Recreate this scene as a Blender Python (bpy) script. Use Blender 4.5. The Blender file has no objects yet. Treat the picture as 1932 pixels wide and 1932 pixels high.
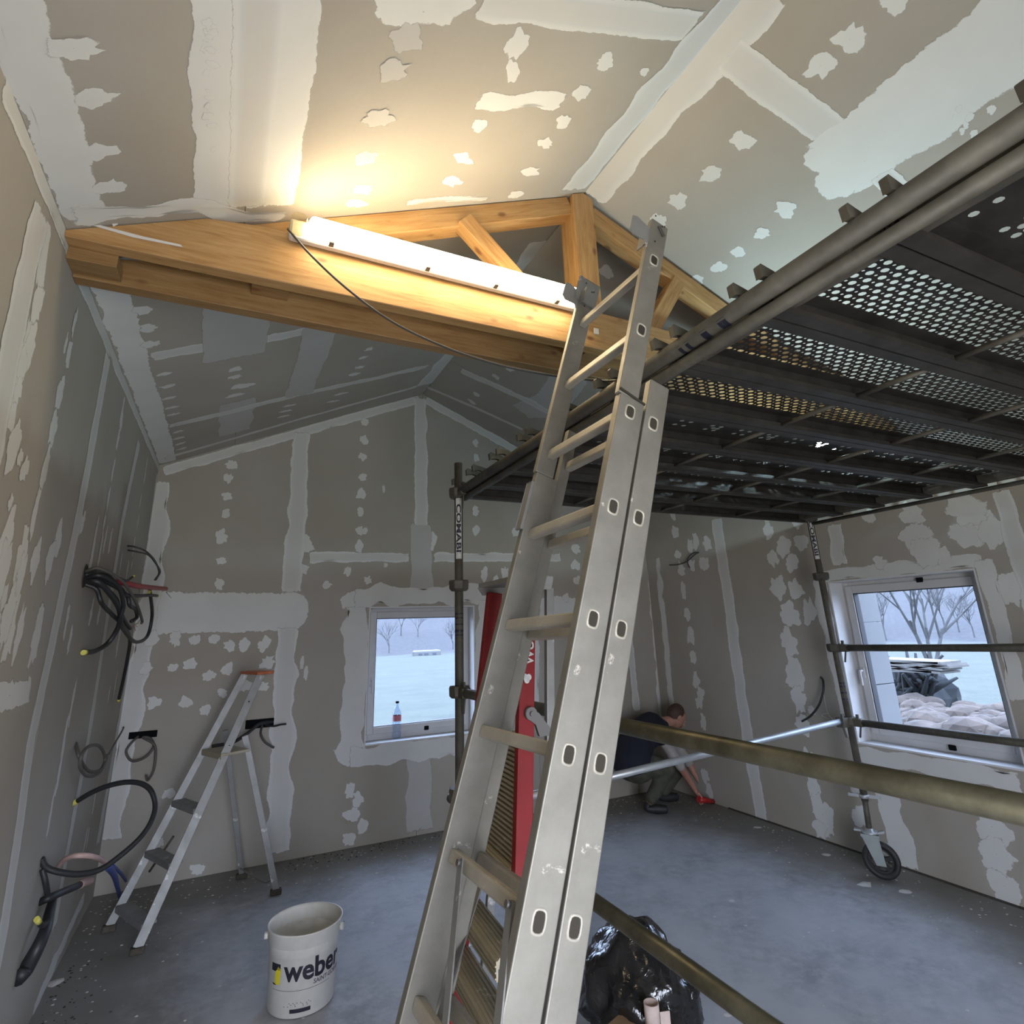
import bpy, bmesh, math, random
from mathutils import Vector, Matrix, noise

random.seed(7)
S = bpy.context.scene
COL = S.collection
V = Vector

# ------------------------------------------------------------------ camera
FPX, CX, CY = 1070.0, 965.0, 865.0
YAW, PITCH, ROLL, EYE = math.radians(26.13), math.radians(16.60), math.radians(-1.87), 1.75
f0 = V((math.sin(YAW), math.cos(YAW), 0)); r0 = V((math.cos(YAW), -math.sin(YAW), 0)); zz = V((0, 0, 1))
FWD = f0*math.cos(PITCH) + zz*math.sin(PITCH)
up1 = -f0*math.sin(PITCH) + zz*math.cos(PITCH)
RGT = r0*math.cos(ROLL) + up1*math.sin(ROLL)
UPV = -r0*math.sin(ROLL) + up1*math.cos(ROLL)
cam_d = bpy.data.cameras.new('camera'); cam = bpy.data.objects.new('camera', cam_d); COL.objects.link(cam)
m = Matrix((RGT, UPV, -FWD)).transposed().to_4x4(); m.translation = V((0, 0, EYE)); cam.matrix_world = m
cam_d.sensor_width = 36.0; cam_d.lens = FPX/1932*36.0
cam_d.shift_x = (966-CX)/1932; cam_d.shift_y = -(966-CY)/1932
cam_d.clip_start = 0.02; cam_d.clip_end = 400
S.camera = cam

# ------------------------------------------------------------------ view
S.view_settings.view_transform = 'Standard'; S.view_settings.look = 'None'
S.view_settings.gamma = 1.0; S.view_settings.use_curve_mapping = False
S.view_settings.exposure = 0.2
S.cycles.max_bounces = 8; S.cycles.diffuse_bounces = 5; S.cycles.glossy_bounces = 4
S.cycles.transparent_max_bounces = 16; S.cycles.caustics_reflective = False; S.cycles.caustics_refractive = False
S.cycles.sample_clamp_indirect = 10.0

# ------------------------------------------------------------------ sky: even overcast, cool beside the warm tube
W = bpy.data.worlds.new('overcast'); S.world = W; W.use_nodes = True
wn = W.node_tree; bg = wn.nodes['Background']
bg.inputs[0].default_value = (0.43, 0.53, 0.76, 1); bg.inputs[1].default_value = 13.0

def area(name, loc, rot, sx, sy, power, color, portal=False):
    d = bpy.data.lights.new(name, 'AREA'); d.shape = 'RECTANGLE'; d.size = sx; d.size_y = sy
    d.energy = power; d.color = color
    if portal: d.cycles.is_portal = True
    o = bpy.data.objects.new(name, d); COL.objects.link(o); o.location = loc; o.rotation_euler = rot
    return o
PI = math.pi
# soft fill light added in the assumed doorway behind the viewer
area('doorway_fill', (.45, -1.62, 1.1), (PI/2, 0, 0), 1.9, 2.1, 92, (1.0, .97, .93))

LAMP_WARM = (1.0, 0.80, 0.50); LAMP_W = 31.0
FLOOD_COOL = (0.62, 0.88, 1.0); FLOOD_W = 420.0

# ------------------------------------------------------------------ room numbers (metres)
XL, XR, YB, YF = -0.68, 4.56, 5.62, -1.6
RX, RZ, ML, MR = 1.69, 4.25, 0.441, 0.42
def zceil(x): return RZ - (ML*(RX-x) if x < RX else MR*(x-RX))
ZEL, ZER = zceil(XL), zceil(XR)

class Plane:
    def __init__(s, o, u, v, n): s.o, s.u, s.v, s.n = V(o), V(u).normalized(), V(v).normalized(), V(n).normalized()
    def hit(s, px, py):
        d = FWD + RGT*((px-CX)/FPX) - UPV*((py-CY)/FPX); e = V((0, 0, EYE))
        t = (s.o-e).dot(s.n)/d.dot(s.n); return e + d*t
    def uv(s, px, py):
        q = s.hit(px, py)-s.o; return (q.dot(s.u), q.dot(s.v))
    def pt(s, u, v, h=0): return s.o + s.u*u + s.v*v + s.n*h
def at(px, py, axis, val, off=0):
    n = {'x': V((1, 0, 0)), 'y': V((0, 1, 0)), 'z': V((0, 0, 1))}[axis]
    return Plane(n*val, (1, 0, 0), (0, 1, 0), n).hit(px, py)
LEFT = Plane((XL, 0, 0), (0, 1, 0), (0, 0, 1), (1, 0, 0))
RIGHT = Plane((XR, 0, 0), (0, 1, 0), (0, 0, 1), (-1, 0, 0))
BACK = Plane((0, YB, 0), (1, 0, 0), (0, 0, 1), (0, -1, 0))
CL = Plane((RX, 0, RZ), (-1, 0, -ML), (0, 1, 0), V((ML, 0, -1)))
CR = Plane((RX, 0, RZ), (1, 0, -MR), (0, 1, 0), V((-MR, 0, -1)))
FLOOR = Plane((0, 0, 0), (1, 0, 0), (0, 1, 0), (0, 0, 1))

# ------------------------------------------------------------------ materials
def mat(name):
    m = bpy.data.materials.new(name); m.use_nodes = True
    nt = m.node_tree; b = nt.nodes['Principled BSDF']; return m, nt, b
def N(nt, t, **kw):
    n = nt.nodes.new(t)
    for k, v in kw.items():
        if k.startswith('i_'):
            key = k[2:].replace('_', ' '); n.inputs[key].default_value = v
        else: setattr(n, k, v)
    return n
def rgb(c): return (c[0], c[1], c[2], 1)
def ramp(nt, fac, stops):
    r = N(nt, 'ShaderNodeValToRGB'); e = r.color_ramp.elements
    while len(e) < len(stops): e.new(0.5)
    for i, (p, c) in enumerate(stops): e[i].position = p; e[i].color = rgb(c)
    nt.links.new(fac, r.inputs[0]); return r.outputs[0]
def noi(nt, vec, scale, detail=4, rough=.55, dist=0):
    n = N(nt, 'ShaderNodeTexNoise'); n.inputs['Scale'].default_value = scale; n.inputs['Detail'].default_value = detail
    n.inputs['Roughness'].default_value = rough; n.inputs['Distortion'].default_value = dist
    nt.links.new(vec, n.inputs['Vector']); return n.outputs[0]
def mixc(nt, fac, a, b, mode='MIX'):
    x = N(nt, 'ShaderNodeMix', data_type='RGBA', blend_type=mode)
    for s, v in ((0, fac), (6, a), (7, b)):
        if isinstance(v, (tuple, list)): x.inputs[s].default_value = rgb(v)
        elif isinstance(v, (int, float)): x.inputs[s].default_value = v
        else: nt.links.new(v, x.inputs[s])
    return x.outputs[2]
def mth(nt, op, a, b=0.0, c=0.0):
    x = N(nt, 'ShaderNodeMath', operation=op)
    for s, v in ((0, a), (1, b), (2, c)):
        if isinstance(v, (int, float)): x.inputs[s].default_value = v
        else: nt.links.new(v, x.inputs[s])
    return x.outputs[0]
def pos(nt): return N(nt, 'ShaderNodeNewGeometry').outputs['Position']
def oco(nt): return N(nt, 'ShaderNodeTexCoord').outputs['Object']
def mapv(nt, v, scale):
    x = N(nt, 'ShaderNodeMapping'); x.inputs['Scale'].default_value = scale; nt.links.new(v, x.inputs[0]); return x.outputs[0]
def bump(nt, b, h, strength=.3, dist=.01):
    x = N(nt, 'ShaderNodeBump'); x.inputs['Strength'].default_value = strength; x.inputs['Distance'].default_value = dist
    nt.links.new(h, x.inputs['Height']); nt.links.new(x.outputs[0], b.inputs['Normal'])

BOARD_A, BOARD_B = (0.345, 0.306, 0.252), (0.390, 0.360, 0.312)
def board_color(nt):
    p = pos(nt)
    c = ramp(nt, noi(nt, p, 1.1, 3), [(.35, BOARD_A), (.68, BOARD_B)])
    return mixc(nt, mth(nt, 'MULTIPLY', noi(nt, p, 60, 3), .22), c, (.25, .24, .22))
M = {}
def mk_board():
    m, nt, b = mat('plasterboard'); nt.links.new(board_color(nt), b.inputs['Base Color']); b.inputs['Roughness'].default_value = .85
    bump(nt, b, noi(nt, pos(nt), 220, 2), .08, .002); M['board'] = m
mk_board()
def mk_filler(key, colA, colB, feather=1.0):
    m, nt, b = mat('joint_compound_'+key); p = pos(nt)
    a = N(nt, 'ShaderNodeAttribute', attribute_name='mask'); sep = N(nt, 'ShaderNodeSeparateColor'); nt.links.new(a.outputs['Color'], sep.inputs[0])
    n1 = noi(nt, p, 26, 5, .65); n2 = noi(nt, p, 7, 3)
    cov = mth(nt, 'ADD', sep.outputs[0], mth(nt, 'MULTIPLY', mth(nt, 'SUBTRACT', n1, .5), 1.1*feather))
    cov = mth(nt, 'SUBTRACT', cov, mth(nt, 'MULTIPLY', mth(nt, 'SUBTRACT', n2, .5), .5*feather))
    mr = N(nt, 'ShaderNodeMapRange', interpolation_type='SMOOTHSTEP'); mr.inputs[1].default_value = .34; mr.inputs[2].default_value = .52
    nt.links.new(cov, mr.inputs[0])
    thick = mixc(nt, mth(nt, 'MULTIPLY', noi(nt, p, 4.0, 4), 1.0), colA, colB)
    tape = mixc(nt, mth(nt, 'MULTIPLY', sep.outputs[1], .55), thick, (.50, .475, .43))
    tape = mixc(nt, mth(nt, 'MULTIPLY', sep.outputs[2], .35), tape, (.42, .43, .43))
    amt = mth(nt, 'MULTIPLY', mr.outputs[0], .93)
    nt.links.new(tape, b.inputs['Base Color']); nt.links.new(amt, b.inputs['Alpha'])
    b.inputs['Roughness'].default_value = .75
    bump(nt, b, noi(nt, p, 55, 4), .10, .002)
    M[key] = m
mk_filler('filler', (.70, .695, .66), (.59, .585, .555))
mk_filler('filler_thin', (.50, .49, .465), (.44, .42, .385), 1.2)

def simple(key, c, rough=.5, metal=0.0, var=.0, scale=20, bumps=0, spec=None):
    m, nt, b = mat(key)
    if var:
        o = pos(nt); d = tuple(x*(1-var) for x in c); nt.links.new(ramp(nt, noi(nt, o, scale, 5), [(.3, d), (.7, c)]), b.inputs['Base Color'])
    else: b.inputs['Base Color'].default_value = rgb(c)
    b.inputs['Roughness'].default_value = rough; b.inputs['Metallic'].default_value = metal
    if spec is not None: b.inputs['Specular IOR Level'].default_value = spec
    if bumps: bump(nt, b, noi(nt, pos(nt), scale*4, 3), bumps, .002)
    M[key] = m; return m
def splat(key, base, base2, metal, rough, paint, thr, pscale, spec=.5, stretch=(1, 1, 1), dirt=None):
    """metal or plastic with splashes of dried compound"""
    m, nt, b = mat(key); p = mapv(nt, oco(nt), stretch)
    c = ramp(nt, noi(nt, p, 9, 6, .7), [(.3, base), (.72, base2)])
    if dirt: c = mixc(nt, ramp(nt, noi(nt, p, 3.1, 5, .7), [(.45, (0, 0, 0)), (.7, (1, 1, 1))]), c, dirt)
    k = ramp(nt, noi(nt, p, pscale, 7, .72, .4), [(thr, (0, 0, 0)), (thr+.05, (1, 1, 1))])
    nt.links.new(mixc(nt, k, c, paint), b.inputs['Base Color'])
    nt.links.new(mth(nt, 'MULTIPLY', mth(nt, 'SUBTRACT', 1.0, k), metal), b.inputs['Metallic'])
    nt.links.new(mth(nt, 'ADD', mth(nt, 'MULTIPLY', noi(nt, p, 14, 4), .25), rough-.1), b.inputs['Roughness'])
    bump(nt, b, noi(nt, p, 70, 3), .08, .001); M[key] = m
PAINT = (.62, .58, .50)
splat('alu', (.205, .195, .168), (.28, .268, .235), .45, .50, PAINT, .66, 11)
splat('alu_rung', (.38, .355, .30), (.50, .47, .40), .25, .48, (.58, .54, .44), .60, 9)
splat('alu_grey', (.22, .22, .21), (.30, .30, .29), .35, .5, (.6, .6, .58), .62, 12)
splat('tread', (.36, .325, .235), (.46, .41, .30), .3, .55, (.62, .58, .46), .6, 12)
splat('red_rail', (.17, .002, .003), (.23, .003, .006), .0, .6, (.50, .36, .34), .66, 12)
splat('galv', (.052, .048, .038), (.10, .092, .073), .3, .58, (.50, .48, .42), .74, 16, dirt=(.14, .125, .10))
splat('galv_olive', (.10, .092, .060), (.18, .165, .112), .75, .38, (.55, .50, .38), .72, 18, dirt=(.055, .048, .030))
splat('galv_light', (.40, .42, .43), (.52, .54, .55), .6, .4, (.5, .5, .5), .8, 16)
splat('deck_steel', (.026, .024, .021), (.062, .057, .050), .35, .5, (.14, .13, .12), .76, 10)
splat('castor_grey', (.30, .33, .32), (.38, .41, .40), .4, .45, (.6, .6, .58), .8, 10)
simple('rubber', (.022, .022, .022), .6, 0, .3, 30)
simple('rubber_dirty', (.10, .085, .065), .85, 0, .5, 30)
simple('conduit', (.022, .023, .025), .5, 0, .35, 60)
simple('cable_grey', (.055, .055, .055), .5)
simple('cable_mid', (.085, .078, .07), .55)
simple('tape_yellow', (.62, .58, .12), .6, 0, .2, 60)
simple('conduit_red', (.40, .02, .03), .45, 0, .3, 60)
simple('conduit_pink', (.55, .38, .34), .5, 0, .2, 40)
simple('conduit_blue', (.06, .10, .33), .45, 0, .3, 40)
simple('wire_copper', (.35, .20, .10), .4, .6)
simple('white_wire', (.55, .55, .52), .5)
simple('frame_white', (.56, .55, .54), .35, 0, .10, 6)
simple('reveal', (.66, .66, .66), .6, 0, .12, 5)
simple('gasket', (.03, .03, .032), .6)
simple('black_block', (.006, .006, .007), .9, spec=.1)
simple('bucket', (.68, .66, .60), .42, 0, .10, 22)
simple('bucket_in', (.78, .77, .73), .6, 0, .3, 9)
simple('print_black', (.012, .012, .025), .5)
simple('print_yellow', (.72, .62, .02), .5)
simple('print_grey', (.10, .10, .13), .5)
simple('sticker_white', (.62, .62, .60), .5, 0, .3, 60)
simple('hardware', (.16, .155, .15), .5, .6)
simple('orange_cap', (.52, .15, .06), .5, 0, .3, 40)
simple('skin', (.42, .21, .15), .55, 0, .12, 30)
simple('hair', (.075, .040, .028), .7, 0, .4, 120)
simple('sweater', (.007, .010, .020), .85, 0, .2, 40)
simple('sleeve', (.38, .36, .34), .8, 0, .2, 20)
simple('camo', (.085, .085, .062), .85, 0, .55, 16)
simple('shoe', (.02, .02, .022), .6, 0, .3, 40)
simple('tool_red', (.42, .02, .02), .45)
simple('dust', (.62, .60, .57), .85)
simple('dirt', (.060, .052, .042), .9, 0, .5, 60)  # dirt crumbs, and the painted shade of the wall-foot gap strip
simple('cardboard', (.34, .22, .12), .8, 0, .25, 18)
simple('paper', (.60, .48, .43), .8, 0, .2, 30)
simple('meter_plastic', (.55, .54, .52), .5)

def mk_floor():
    m, nt, b = mat('concrete'); p = pos(nt)
    c = ramp(nt, noi(nt, p, 2.2, 8, .62), [(.30, (.27, .28, .30)), (.52, (.38, .395, .42)), (.75, (.50, .515, .54))])
    c = mixc(nt, ramp(nt, noi(nt, p, 9, 8, .7), [(.42, (0, 0, 0)), (.62, (1, 1, 1))]), c, (.44, .455, .475))
    # trodden dirt and shade painted together along the wall feet: brown, ragged outline
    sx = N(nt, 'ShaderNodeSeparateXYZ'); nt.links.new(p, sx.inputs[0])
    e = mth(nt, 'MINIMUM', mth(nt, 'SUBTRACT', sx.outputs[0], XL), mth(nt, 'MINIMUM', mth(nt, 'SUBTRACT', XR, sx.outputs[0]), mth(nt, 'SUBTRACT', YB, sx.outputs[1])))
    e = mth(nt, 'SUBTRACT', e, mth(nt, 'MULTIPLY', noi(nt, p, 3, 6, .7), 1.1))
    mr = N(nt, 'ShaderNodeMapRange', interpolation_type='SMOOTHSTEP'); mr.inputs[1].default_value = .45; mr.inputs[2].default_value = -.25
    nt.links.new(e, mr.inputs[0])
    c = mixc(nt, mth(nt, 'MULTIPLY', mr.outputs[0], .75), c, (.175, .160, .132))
    w = ramp(nt, noi(nt, p, 17, 8, .75), [(.66, (0, 0, 0)), (.72, (1, 1, 1))])
    c = mixc(nt, mth(nt, 'MULTIPLY', w, .55), c, (.48, .48, .47))
    nt.links.new(c, b.inputs['Base Color']); b.inputs['Roughness'].default_value = .62
    bump(nt, b, noi(nt, p, 30, 8, .7), .25, .006); M['floor'] = m
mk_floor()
def mk_wood(key, tint=1.0):
    m, nt, b = mat(key); o = oco(nt)
    g = noi(nt, mapv(nt, o, (1.3, 16, 16)), 3.2, 7, .68, .6)
    c = ramp(nt, g, [(.30, (.29*tint, .145*tint, .048*tint)), (.48, (.40*tint, .225*tint, .085*tint)), (.68, (.48*tint, .300*tint, .130*tint))])
    v = N(nt, 'ShaderNodeTexVoronoi'); v.inputs['Scale'].default_value = 5.2; nt.links.new(mapv(nt, o, (.8, 1.5, 1.5)), v.inputs[0])
    k = ramp(nt, v.outputs[0], [(.07, (1, 1, 1)), (.15, (0, 0, 0))])
    c = mixc(nt, mth(nt, 'MULTIPLY', k, .75), c, (.13, .045, .015))
    nt.links.new(c, b.inputs['Base Color']); b.inputs['Roughness'].default_value = .55
    bump(nt, b, g, .12, .002); M[key] = m
mk_wood('timber'); mk_wood('timber_dull', .62)
def emis(key, c, s, base=(.8, .8, .8)):
    m, nt, b = mat(key); b.inputs['Base Color'].default_value = rgb(base)
    b.inputs['Emission Color'].default_value = rgb(c); b.inputs['Emission Strength'].default_value = s; M[key] = m
emis('tube_glow', LAMP_WARM, LAMP_W); emis('flood_glow', FLOOD_COOL, FLOOD_W)
def clear(key, c, rough, ior=1.45, thin=.0):
    m, nt, b = mat(key)
    out = nt.nodes['Material Output']; tr = N(nt, 'ShaderNodeBsdfTransparent'); tr.inputs[0].default_value = rgb(c)
    gl = N(nt, 'ShaderNodeBsdfGlossy'); gl.inputs['Roughness'].default_value = rough
    lw = N(nt, 'ShaderNodeLayerWeight'); fac = mth(nt, 'ADD', mth(nt, 'MULTIPLY', mth(nt, 'POWER', lw.outputs['Facing'], 4.0), .6), .03 if ior < 1.48 else .05)
    mx = N(nt, 'ShaderNodeMixShader'); nt.links.new(fac, mx.inputs[0]); nt.links.new(tr.outputs[0], mx.inputs[1]); nt.links.new(gl.outputs[0], mx.inputs[2])
    nt.links.new(mx.outputs[0], out.inputs[0]); M[key] = m
clear('glass', (.94, .96, .97), .02); clear('bottle', (.78, .85, .96), .08, 1.5)
def mk_plastic_bag():
    m, nt, b = mat('bin_bag'); p = pos(nt)
    b.inputs['Base Color'].default_value = (.012, .012, .013, 1); b.inputs['Roughness'].default_value = .16
    b.inputs['Specular IOR Level'].default_value = .8
    bump(nt, b, noi(nt, p, 14, 3, .5, 2.2), .55, .010); M['bin_bag'] = m
mk_plastic_bag()
# outdoors
def mk_ground():
    m, nt, b = mat('meadow'); p = pos(nt)
    c = ramp(nt, noi(nt, p, .7, 8, .7), [(.3, (.034, .044, .034)), (.6, (.052, .062, .046)), (.8, (.070, .076, .060))])
    vl = N(nt, 'ShaderNodeVectorMath', operation='LENGTH'); nt.links.new(p, vl.inputs[0])
    wd = N(nt, 'ShaderNodeMapRange'); wd.inputs[1].default_value = 97; wd.inputs[2].default_value = 105; nt.links.new(mth(nt, 'ADD', vl.outputs['Value'], mth(nt, 'MULTIPLY', noi(nt, p, .3, 4), 6)), wd.inputs[0])
    woods = ramp(nt, noi(nt, mapv(nt, p, (1, 1, .12)), 1.6, 8, .7), [(.35, (.026, .027, .031)), (.65, (.050, .050, .053))])
    c = mixc(nt, wd.outputs[0], c, woods)
    nt.links.new(c, b.inputs['Base Color']); b.inputs['Roughness'].default_value = .9; bump(nt, b, noi(nt, p, 9, 6), .8, .08); M['meadow'] = m
mk_ground()
simple('bark', (.085, .085, .085), .9, 0, .4, 6)
simple('stone', (.098, .074, .058), .85, 0, .6, 5, .8)
simple('ply', (.12, .112, .10), .7, 0, .25, 5)
simple('brush', (.022, .025, .028), .9, 0, .5, 4)
simple('render_block', (.17, .17, .17), .8, 0, .06, 3)
simple('van_white', (.11, .11, .11), .4)
simple('van_glass', (.06, .07, .09), .2)

# ------------------------------------------------------------------ mesh helpers
def obj(name, bm, m, parent=None, smooth=False, loc=None):
    me = bpy.data.meshes.new(name)
    if isinstance(bm, tuple): me.from_pydata(bm[0], [], bm[1]); me.update()
    else: bm.to_mesh(me); bm.free()
    if m is not None: me.materials.append(M[m] if isinstance(m, str) else m)
    if smooth:
        for p in me.polygons: p.use_smooth = True
    o = bpy.data.objects.new(name, me); COL.objects.link(o)
    if loc is not None: o.location = loc
    if parent is not None: attach(o, parent)
    return o
def world_of(o):
    w = o.matrix_basis.copy()
    while o.parent is not None:
        w = o.parent.matrix_basis @ o.matrix_parent_inverse @ w; o = o.parent
    return w
def attach(o, parent):
    o.parent = parent; o.matrix_parent_inverse = world_of(parent).inverted()
def thing(name, label, cat, loc=(0, 0, 0), group=None):
    o = bpy.data.objects.new(name, None); COL.objects.link(o); o.location = loc; o.empty_display_size = .1
    o['label'] = label; o['category'] = cat
    if group: o['group'] = group
    return o
def tag(o, label, cat, group=None):
    o['label'] = label; o['category'] = cat
    if group: o['group'] = group
    return o
def struct(o): o['kind'] = 'structure'; return o
def nb(): return bmesh.new()
def basis(x, y=None):
    x = V(x).normalized(); y = V(y) if y is not None else (V((0, 0, 1)) if abs(x.z) < .9 else V((0, 1, 0)))
    z = x.cross(y).normalized(); y = z.cross(x).normalized()
    return Matrix((x, y, z)).transposed()
def box(bm, c, s, R=None, bev=0):
    r = bmesh.ops.create_cube(bm, size=1); vs = r['verts']; c = V(c)
    for v in vs:
        q = V((v.co.x*s[0], v.co.y*s[1], v.co.z*s[2])); v.co = (R @ q if R is not None else q) + c
    if bev:
        es = list({e for v in vs for e in v.link_edges})
        bmesh.ops.bevel(bm, geom=es, offset=bev, segments=2, profile=.5, affect='EDGES')
    return vs
def mm(bm, a, b, bev=0): # min/max box
    a, b = V(a), V(b); return box(bm, (a+b)/2, [abs(t) for t in (b-a)], None, bev)
def cyl(bm, a, b, r, n=16, r2=None, caps=True):
    a, b = V(a), V(b); r2 = r if r2 is None else r2; R = basis(b-a)
    A = []; B = []
    for i in range(n):
        t = 2*PI*i/n; d = R @ V((0, math.cos(t), math.sin(t))); A.append(bm.verts.new(a+d*r)); B.append(bm.verts.new(b+d*r2))
    for i in range(n):
        j = (i+1) % n; bm.faces.new((A[i], A[j], B[j], B[i])).smooth = True
    if caps:
        bm.faces.new(A[::-1]); bm.faces.new(B)
def pipe(bm, a, b, ro, ri, n=20):
    """tube with an open bore"""
    a, b = V(a), V(b); R = basis(b-a); rings = []
    for (p, r) in ((a, ri), (a, ro), (b, ro), (b, ri)):
        rings.append([bm.verts.new(p + (R @ V((0, math.cos(2*PI*i/n), math.sin(2*PI*i/n))))*r) for i in range(n)])
    for k in range(4):
        P, Q = rings[k], rings[(k+1) % 4]
        for i in range(n):
            j = (i+1) % n; f = bm.faces.new((P[i], P[j], Q[j], Q[i])); f.smooth = k in (1, 3)
def catmull(P, n=8):
    P = [V(p) for p in P]; out = []
    Q = [P[0]*2-P[1]] + P + [P[-1]*2-P[-2]]
    for i in range(1, len(Q)-2):
        for k in range(n):
            t = k/n; a, b, c, d = Q[i-1], Q[i], Q[i+1], Q[i+2]
            out.append(.5*((2*b)+(c-a)*t+(2*a-5*b+4*c-d)*t*t+(3*b-a-3*c+d)*t**3))
    out.append(P[-1]); return out
def sweep(bm, pts, r, n=10, ridge=0.0):
    T = []; L = len(pts)
    for i in range(L): T.append((pts[min(i+1, L-1)]-pts[max(i-1, 0)]).normalized())
    up = V((0, 0, 1)) if abs(T[0].z) < .9 else V((1, 0, 0)); nrm = T[0].cross(up).normalized(); prev = None; first = None
    for i in range(L):
        nrm = (nrm - T[i]*nrm.dot(T[i])).normalized(); bn = T[i].cross(nrm)
        rr = (r(i/(L-1)) if callable(r) else r) * (1 + (ridge if i % 2 else 0))
        ring = [bm.verts.new(pts[i]+(nrm*math.cos(2*PI*k/n)+bn*math.sin(2*PI*k/n))*rr) for k in range(n)]
        if prev:
            for k in range(n): bm.faces.new((prev[k], prev[(k+1) % n], ring[(k+1) % n], ring[k])).smooth = True
        else: first = ring
        prev = ring
    bm.faces.new(first[::-1]); bm.faces.new(prev)
def lathe(bm, prof, n=32, center=(0, 0, 0)):
    c = V(center); rings = []
    for r, z in prof:
        if r < 1e-6: rings.append([bm.verts.new(c+V((0, 0, z)))])
        else: rings.append([bm.verts.new(c+V((r*math.cos(2*PI*i/n), r*math.sin(2*PI*i/n), z))) for i in range(n)])
    for A, B in zip(rings, rings[1:]):
        for i in range(n):
            j = (i+1) % n
            a = [A[i % len(A)], A[j % len(A)], B[j % len(B)], B[i % len(B)]]; u = []
            for v in a:
                if v not in u: u.append(v)
            if len(u) > 2: bm.faces.new(u).smooth = True
def poly_prism(bm, pts, n, h):
    """pts: world points of a flat outline, extruded along n by h"""
    n = V(n).normalized(); A = [bm.verts.new(V(p)) for p in pts]; B = [bm.verts.new(V(p)+n*h) for p in pts]
    bm.faces.new(A); bm.faces.new(B[::-1]); k = len(A)
    for i in range(k): bm.faces.new((A[i], B[i], B[(i+1) % k], A[(i+1) % k]))
    bmesh.ops.recalc_face_normals(bm, faces=bm.faces[:])
def text_mesh(txt, size, bold=0.0, extr=0.0):
    c = bpy.data.curves.new('lettering', 'FONT'); c.body = txt; c.size = size; c.offset = bold; c.extrude = extr; c.resolution_u = 3
    o = bpy.data.objects.new('lettering', c); COL.objects.link(o)
    dg = bpy.context.evaluated_depsgraph_get(); dg.update(); me = bpy.data.meshes.new_from_object(o.evaluated_get(dg))
    bpy.data.objects.remove(o); return me

# ------------------------------------------------------------------ boards (each plasterboard a piece of its own)
GAP, TH = .0015, .0125
def clip(poly, a, b, c):
    out = []
    for i in range(len(poly)):
        p, q = poly[i], poly[(i+1) % len(poly)]; dp = a*p[0]+b*p[1]-c; dq = a*q[0]+b*q[1]-c
        if dp <= 0: out.append(p)
        if dp*dq < 0:
            t = dp/(dp-dq); out.append((p[0]+(q[0]-p[0])*t, p[1]+(q[1]-p[1])*t))
    return out
def boards(plane, parent, us, vs_of, hole=None, limits=()):
    for i in range(len(us)-1):
        vs = vs_of(i)
        for k in range(len(vs)-1):
            u0, u1, v0, v1 = us[i]+GAP, us[i+1]-GAP, vs[k]+GAP, vs[k+1]-GAP
            rects = [(u0, u1, v0, v1)]
            if hole:
                a, b, c, d = hole
                if u0 < b and u1 > a and v0 < d and v1 > c:
                    rects = []
                    if a > u0: rects.append((u0, a, v0, v1))
                    if b < u1: rects.append((b, u1, v0, v1))
                    x0, x1 = max(u0, a), min(u1, b)
                    if c > v0: rects.append((x0, x1, v0, c))
                    if d < v1: rects.append((x0, x1, d, v1))
            bm = nb(); ok = False
            for (x0, x1, y0, y1) in rects:
                if x1-x0 < .003 or y1-y0 < .003: continue
                pl = [(x0, y0), (x1, y0), (x1, y1), (x0, y1)]
                for L in limits: pl = clip(pl, *L)
                if len(pl) < 3: continue
                ok = True; poly_prism(bm, [plane.pt(p[0], p[1], 0) for p in pl], -plane.n, TH)
            if ok: obj('plasterboard', bm, 'board', parent)
            else: bm.free()

# walls: masonry/lining shells behind the boards
T2 = .30
def shell(name, prisms, m='reveal'):
    bm = nb()
    for pts, n, h in prisms: poly_prism(bm, pts, n, h)
    return struct(obj(name, bm, m))
# back wall with the window opening
BW = (1.40*1.0, 0, 0, 0)
wb = at(697, 1145, 'y', YB); we = at(895, 1140, 'y', YB); wl = at(688, 1408, 'y', YB)
BWX0, BWX1, BWZ0, BWZ1 = 1.40, 2.655, .905, 2.02
BWX0, BWX1 = wb.x, we.x; BWZ0, BWZ1 = wl.z, wb.z
RWY0, RWY1, RWZ0, RWZ1 = 2.17, 3.275, .79, 2.04
yb = YB+TH; hb = T2-TH
def B(x, z): return (x, yb, z)
wall_back = shell('wall_back', [
    ([B(XL-.3, -.2), B(BWX0, -.2), B(BWX0, zceil(BWX0)+.3), B(XL-.3, ZEL+.2)], (0, 1, 0), hb),
    ([B(BWX1, -.2), B(XR+.3, -.2), B(XR+.3, ZER+.2), B(BWX1, zceil(BWX1)+.3)], (0, 1, 0), hb),
    ([B(BWX0, -.2), B(BWX1, -.2), B(BWX1, BWZ0), B(BWX0, BWZ0)], (0, 1, 0), hb),
    ([B(BWX0, BWZ1), B(BWX1, BWZ1), B(BWX1, zceil(BWX1)+.3), B(RX, RZ+.3), B(BWX0, zceil(BWX0)+.3)], (0, 1, 0), hb)])
boards(BACK, wall_back, [XL, .49, 1.69, 2.96, 4.15, XR], lambda i: [0.001, 2.445, 4.4] if i in (1, 2) else [.001, 4.4],
       (BWX0, BWX1, BWZ0, BWZ1), [(ML*-1, 1, RZ-ML*RX-.002), (MR, 1, RZ+MR*RX-.002)])
# left wall
wall_left = shell('wall_left', [([(XL-TH, YF-.3, -.2), (XL-TH, YB+.3, -.2), (XL-TH, YB+.3, ZEL+.2), (XL-TH, YF-.3, ZEL+.2)], (-1, 0, 0), hb)])
boards(LEFT, wall_left, [YF, -.42, .80, 2.04, 3.23, 4.40, YB], lambda i: [.001, ZEL-.002])
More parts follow.
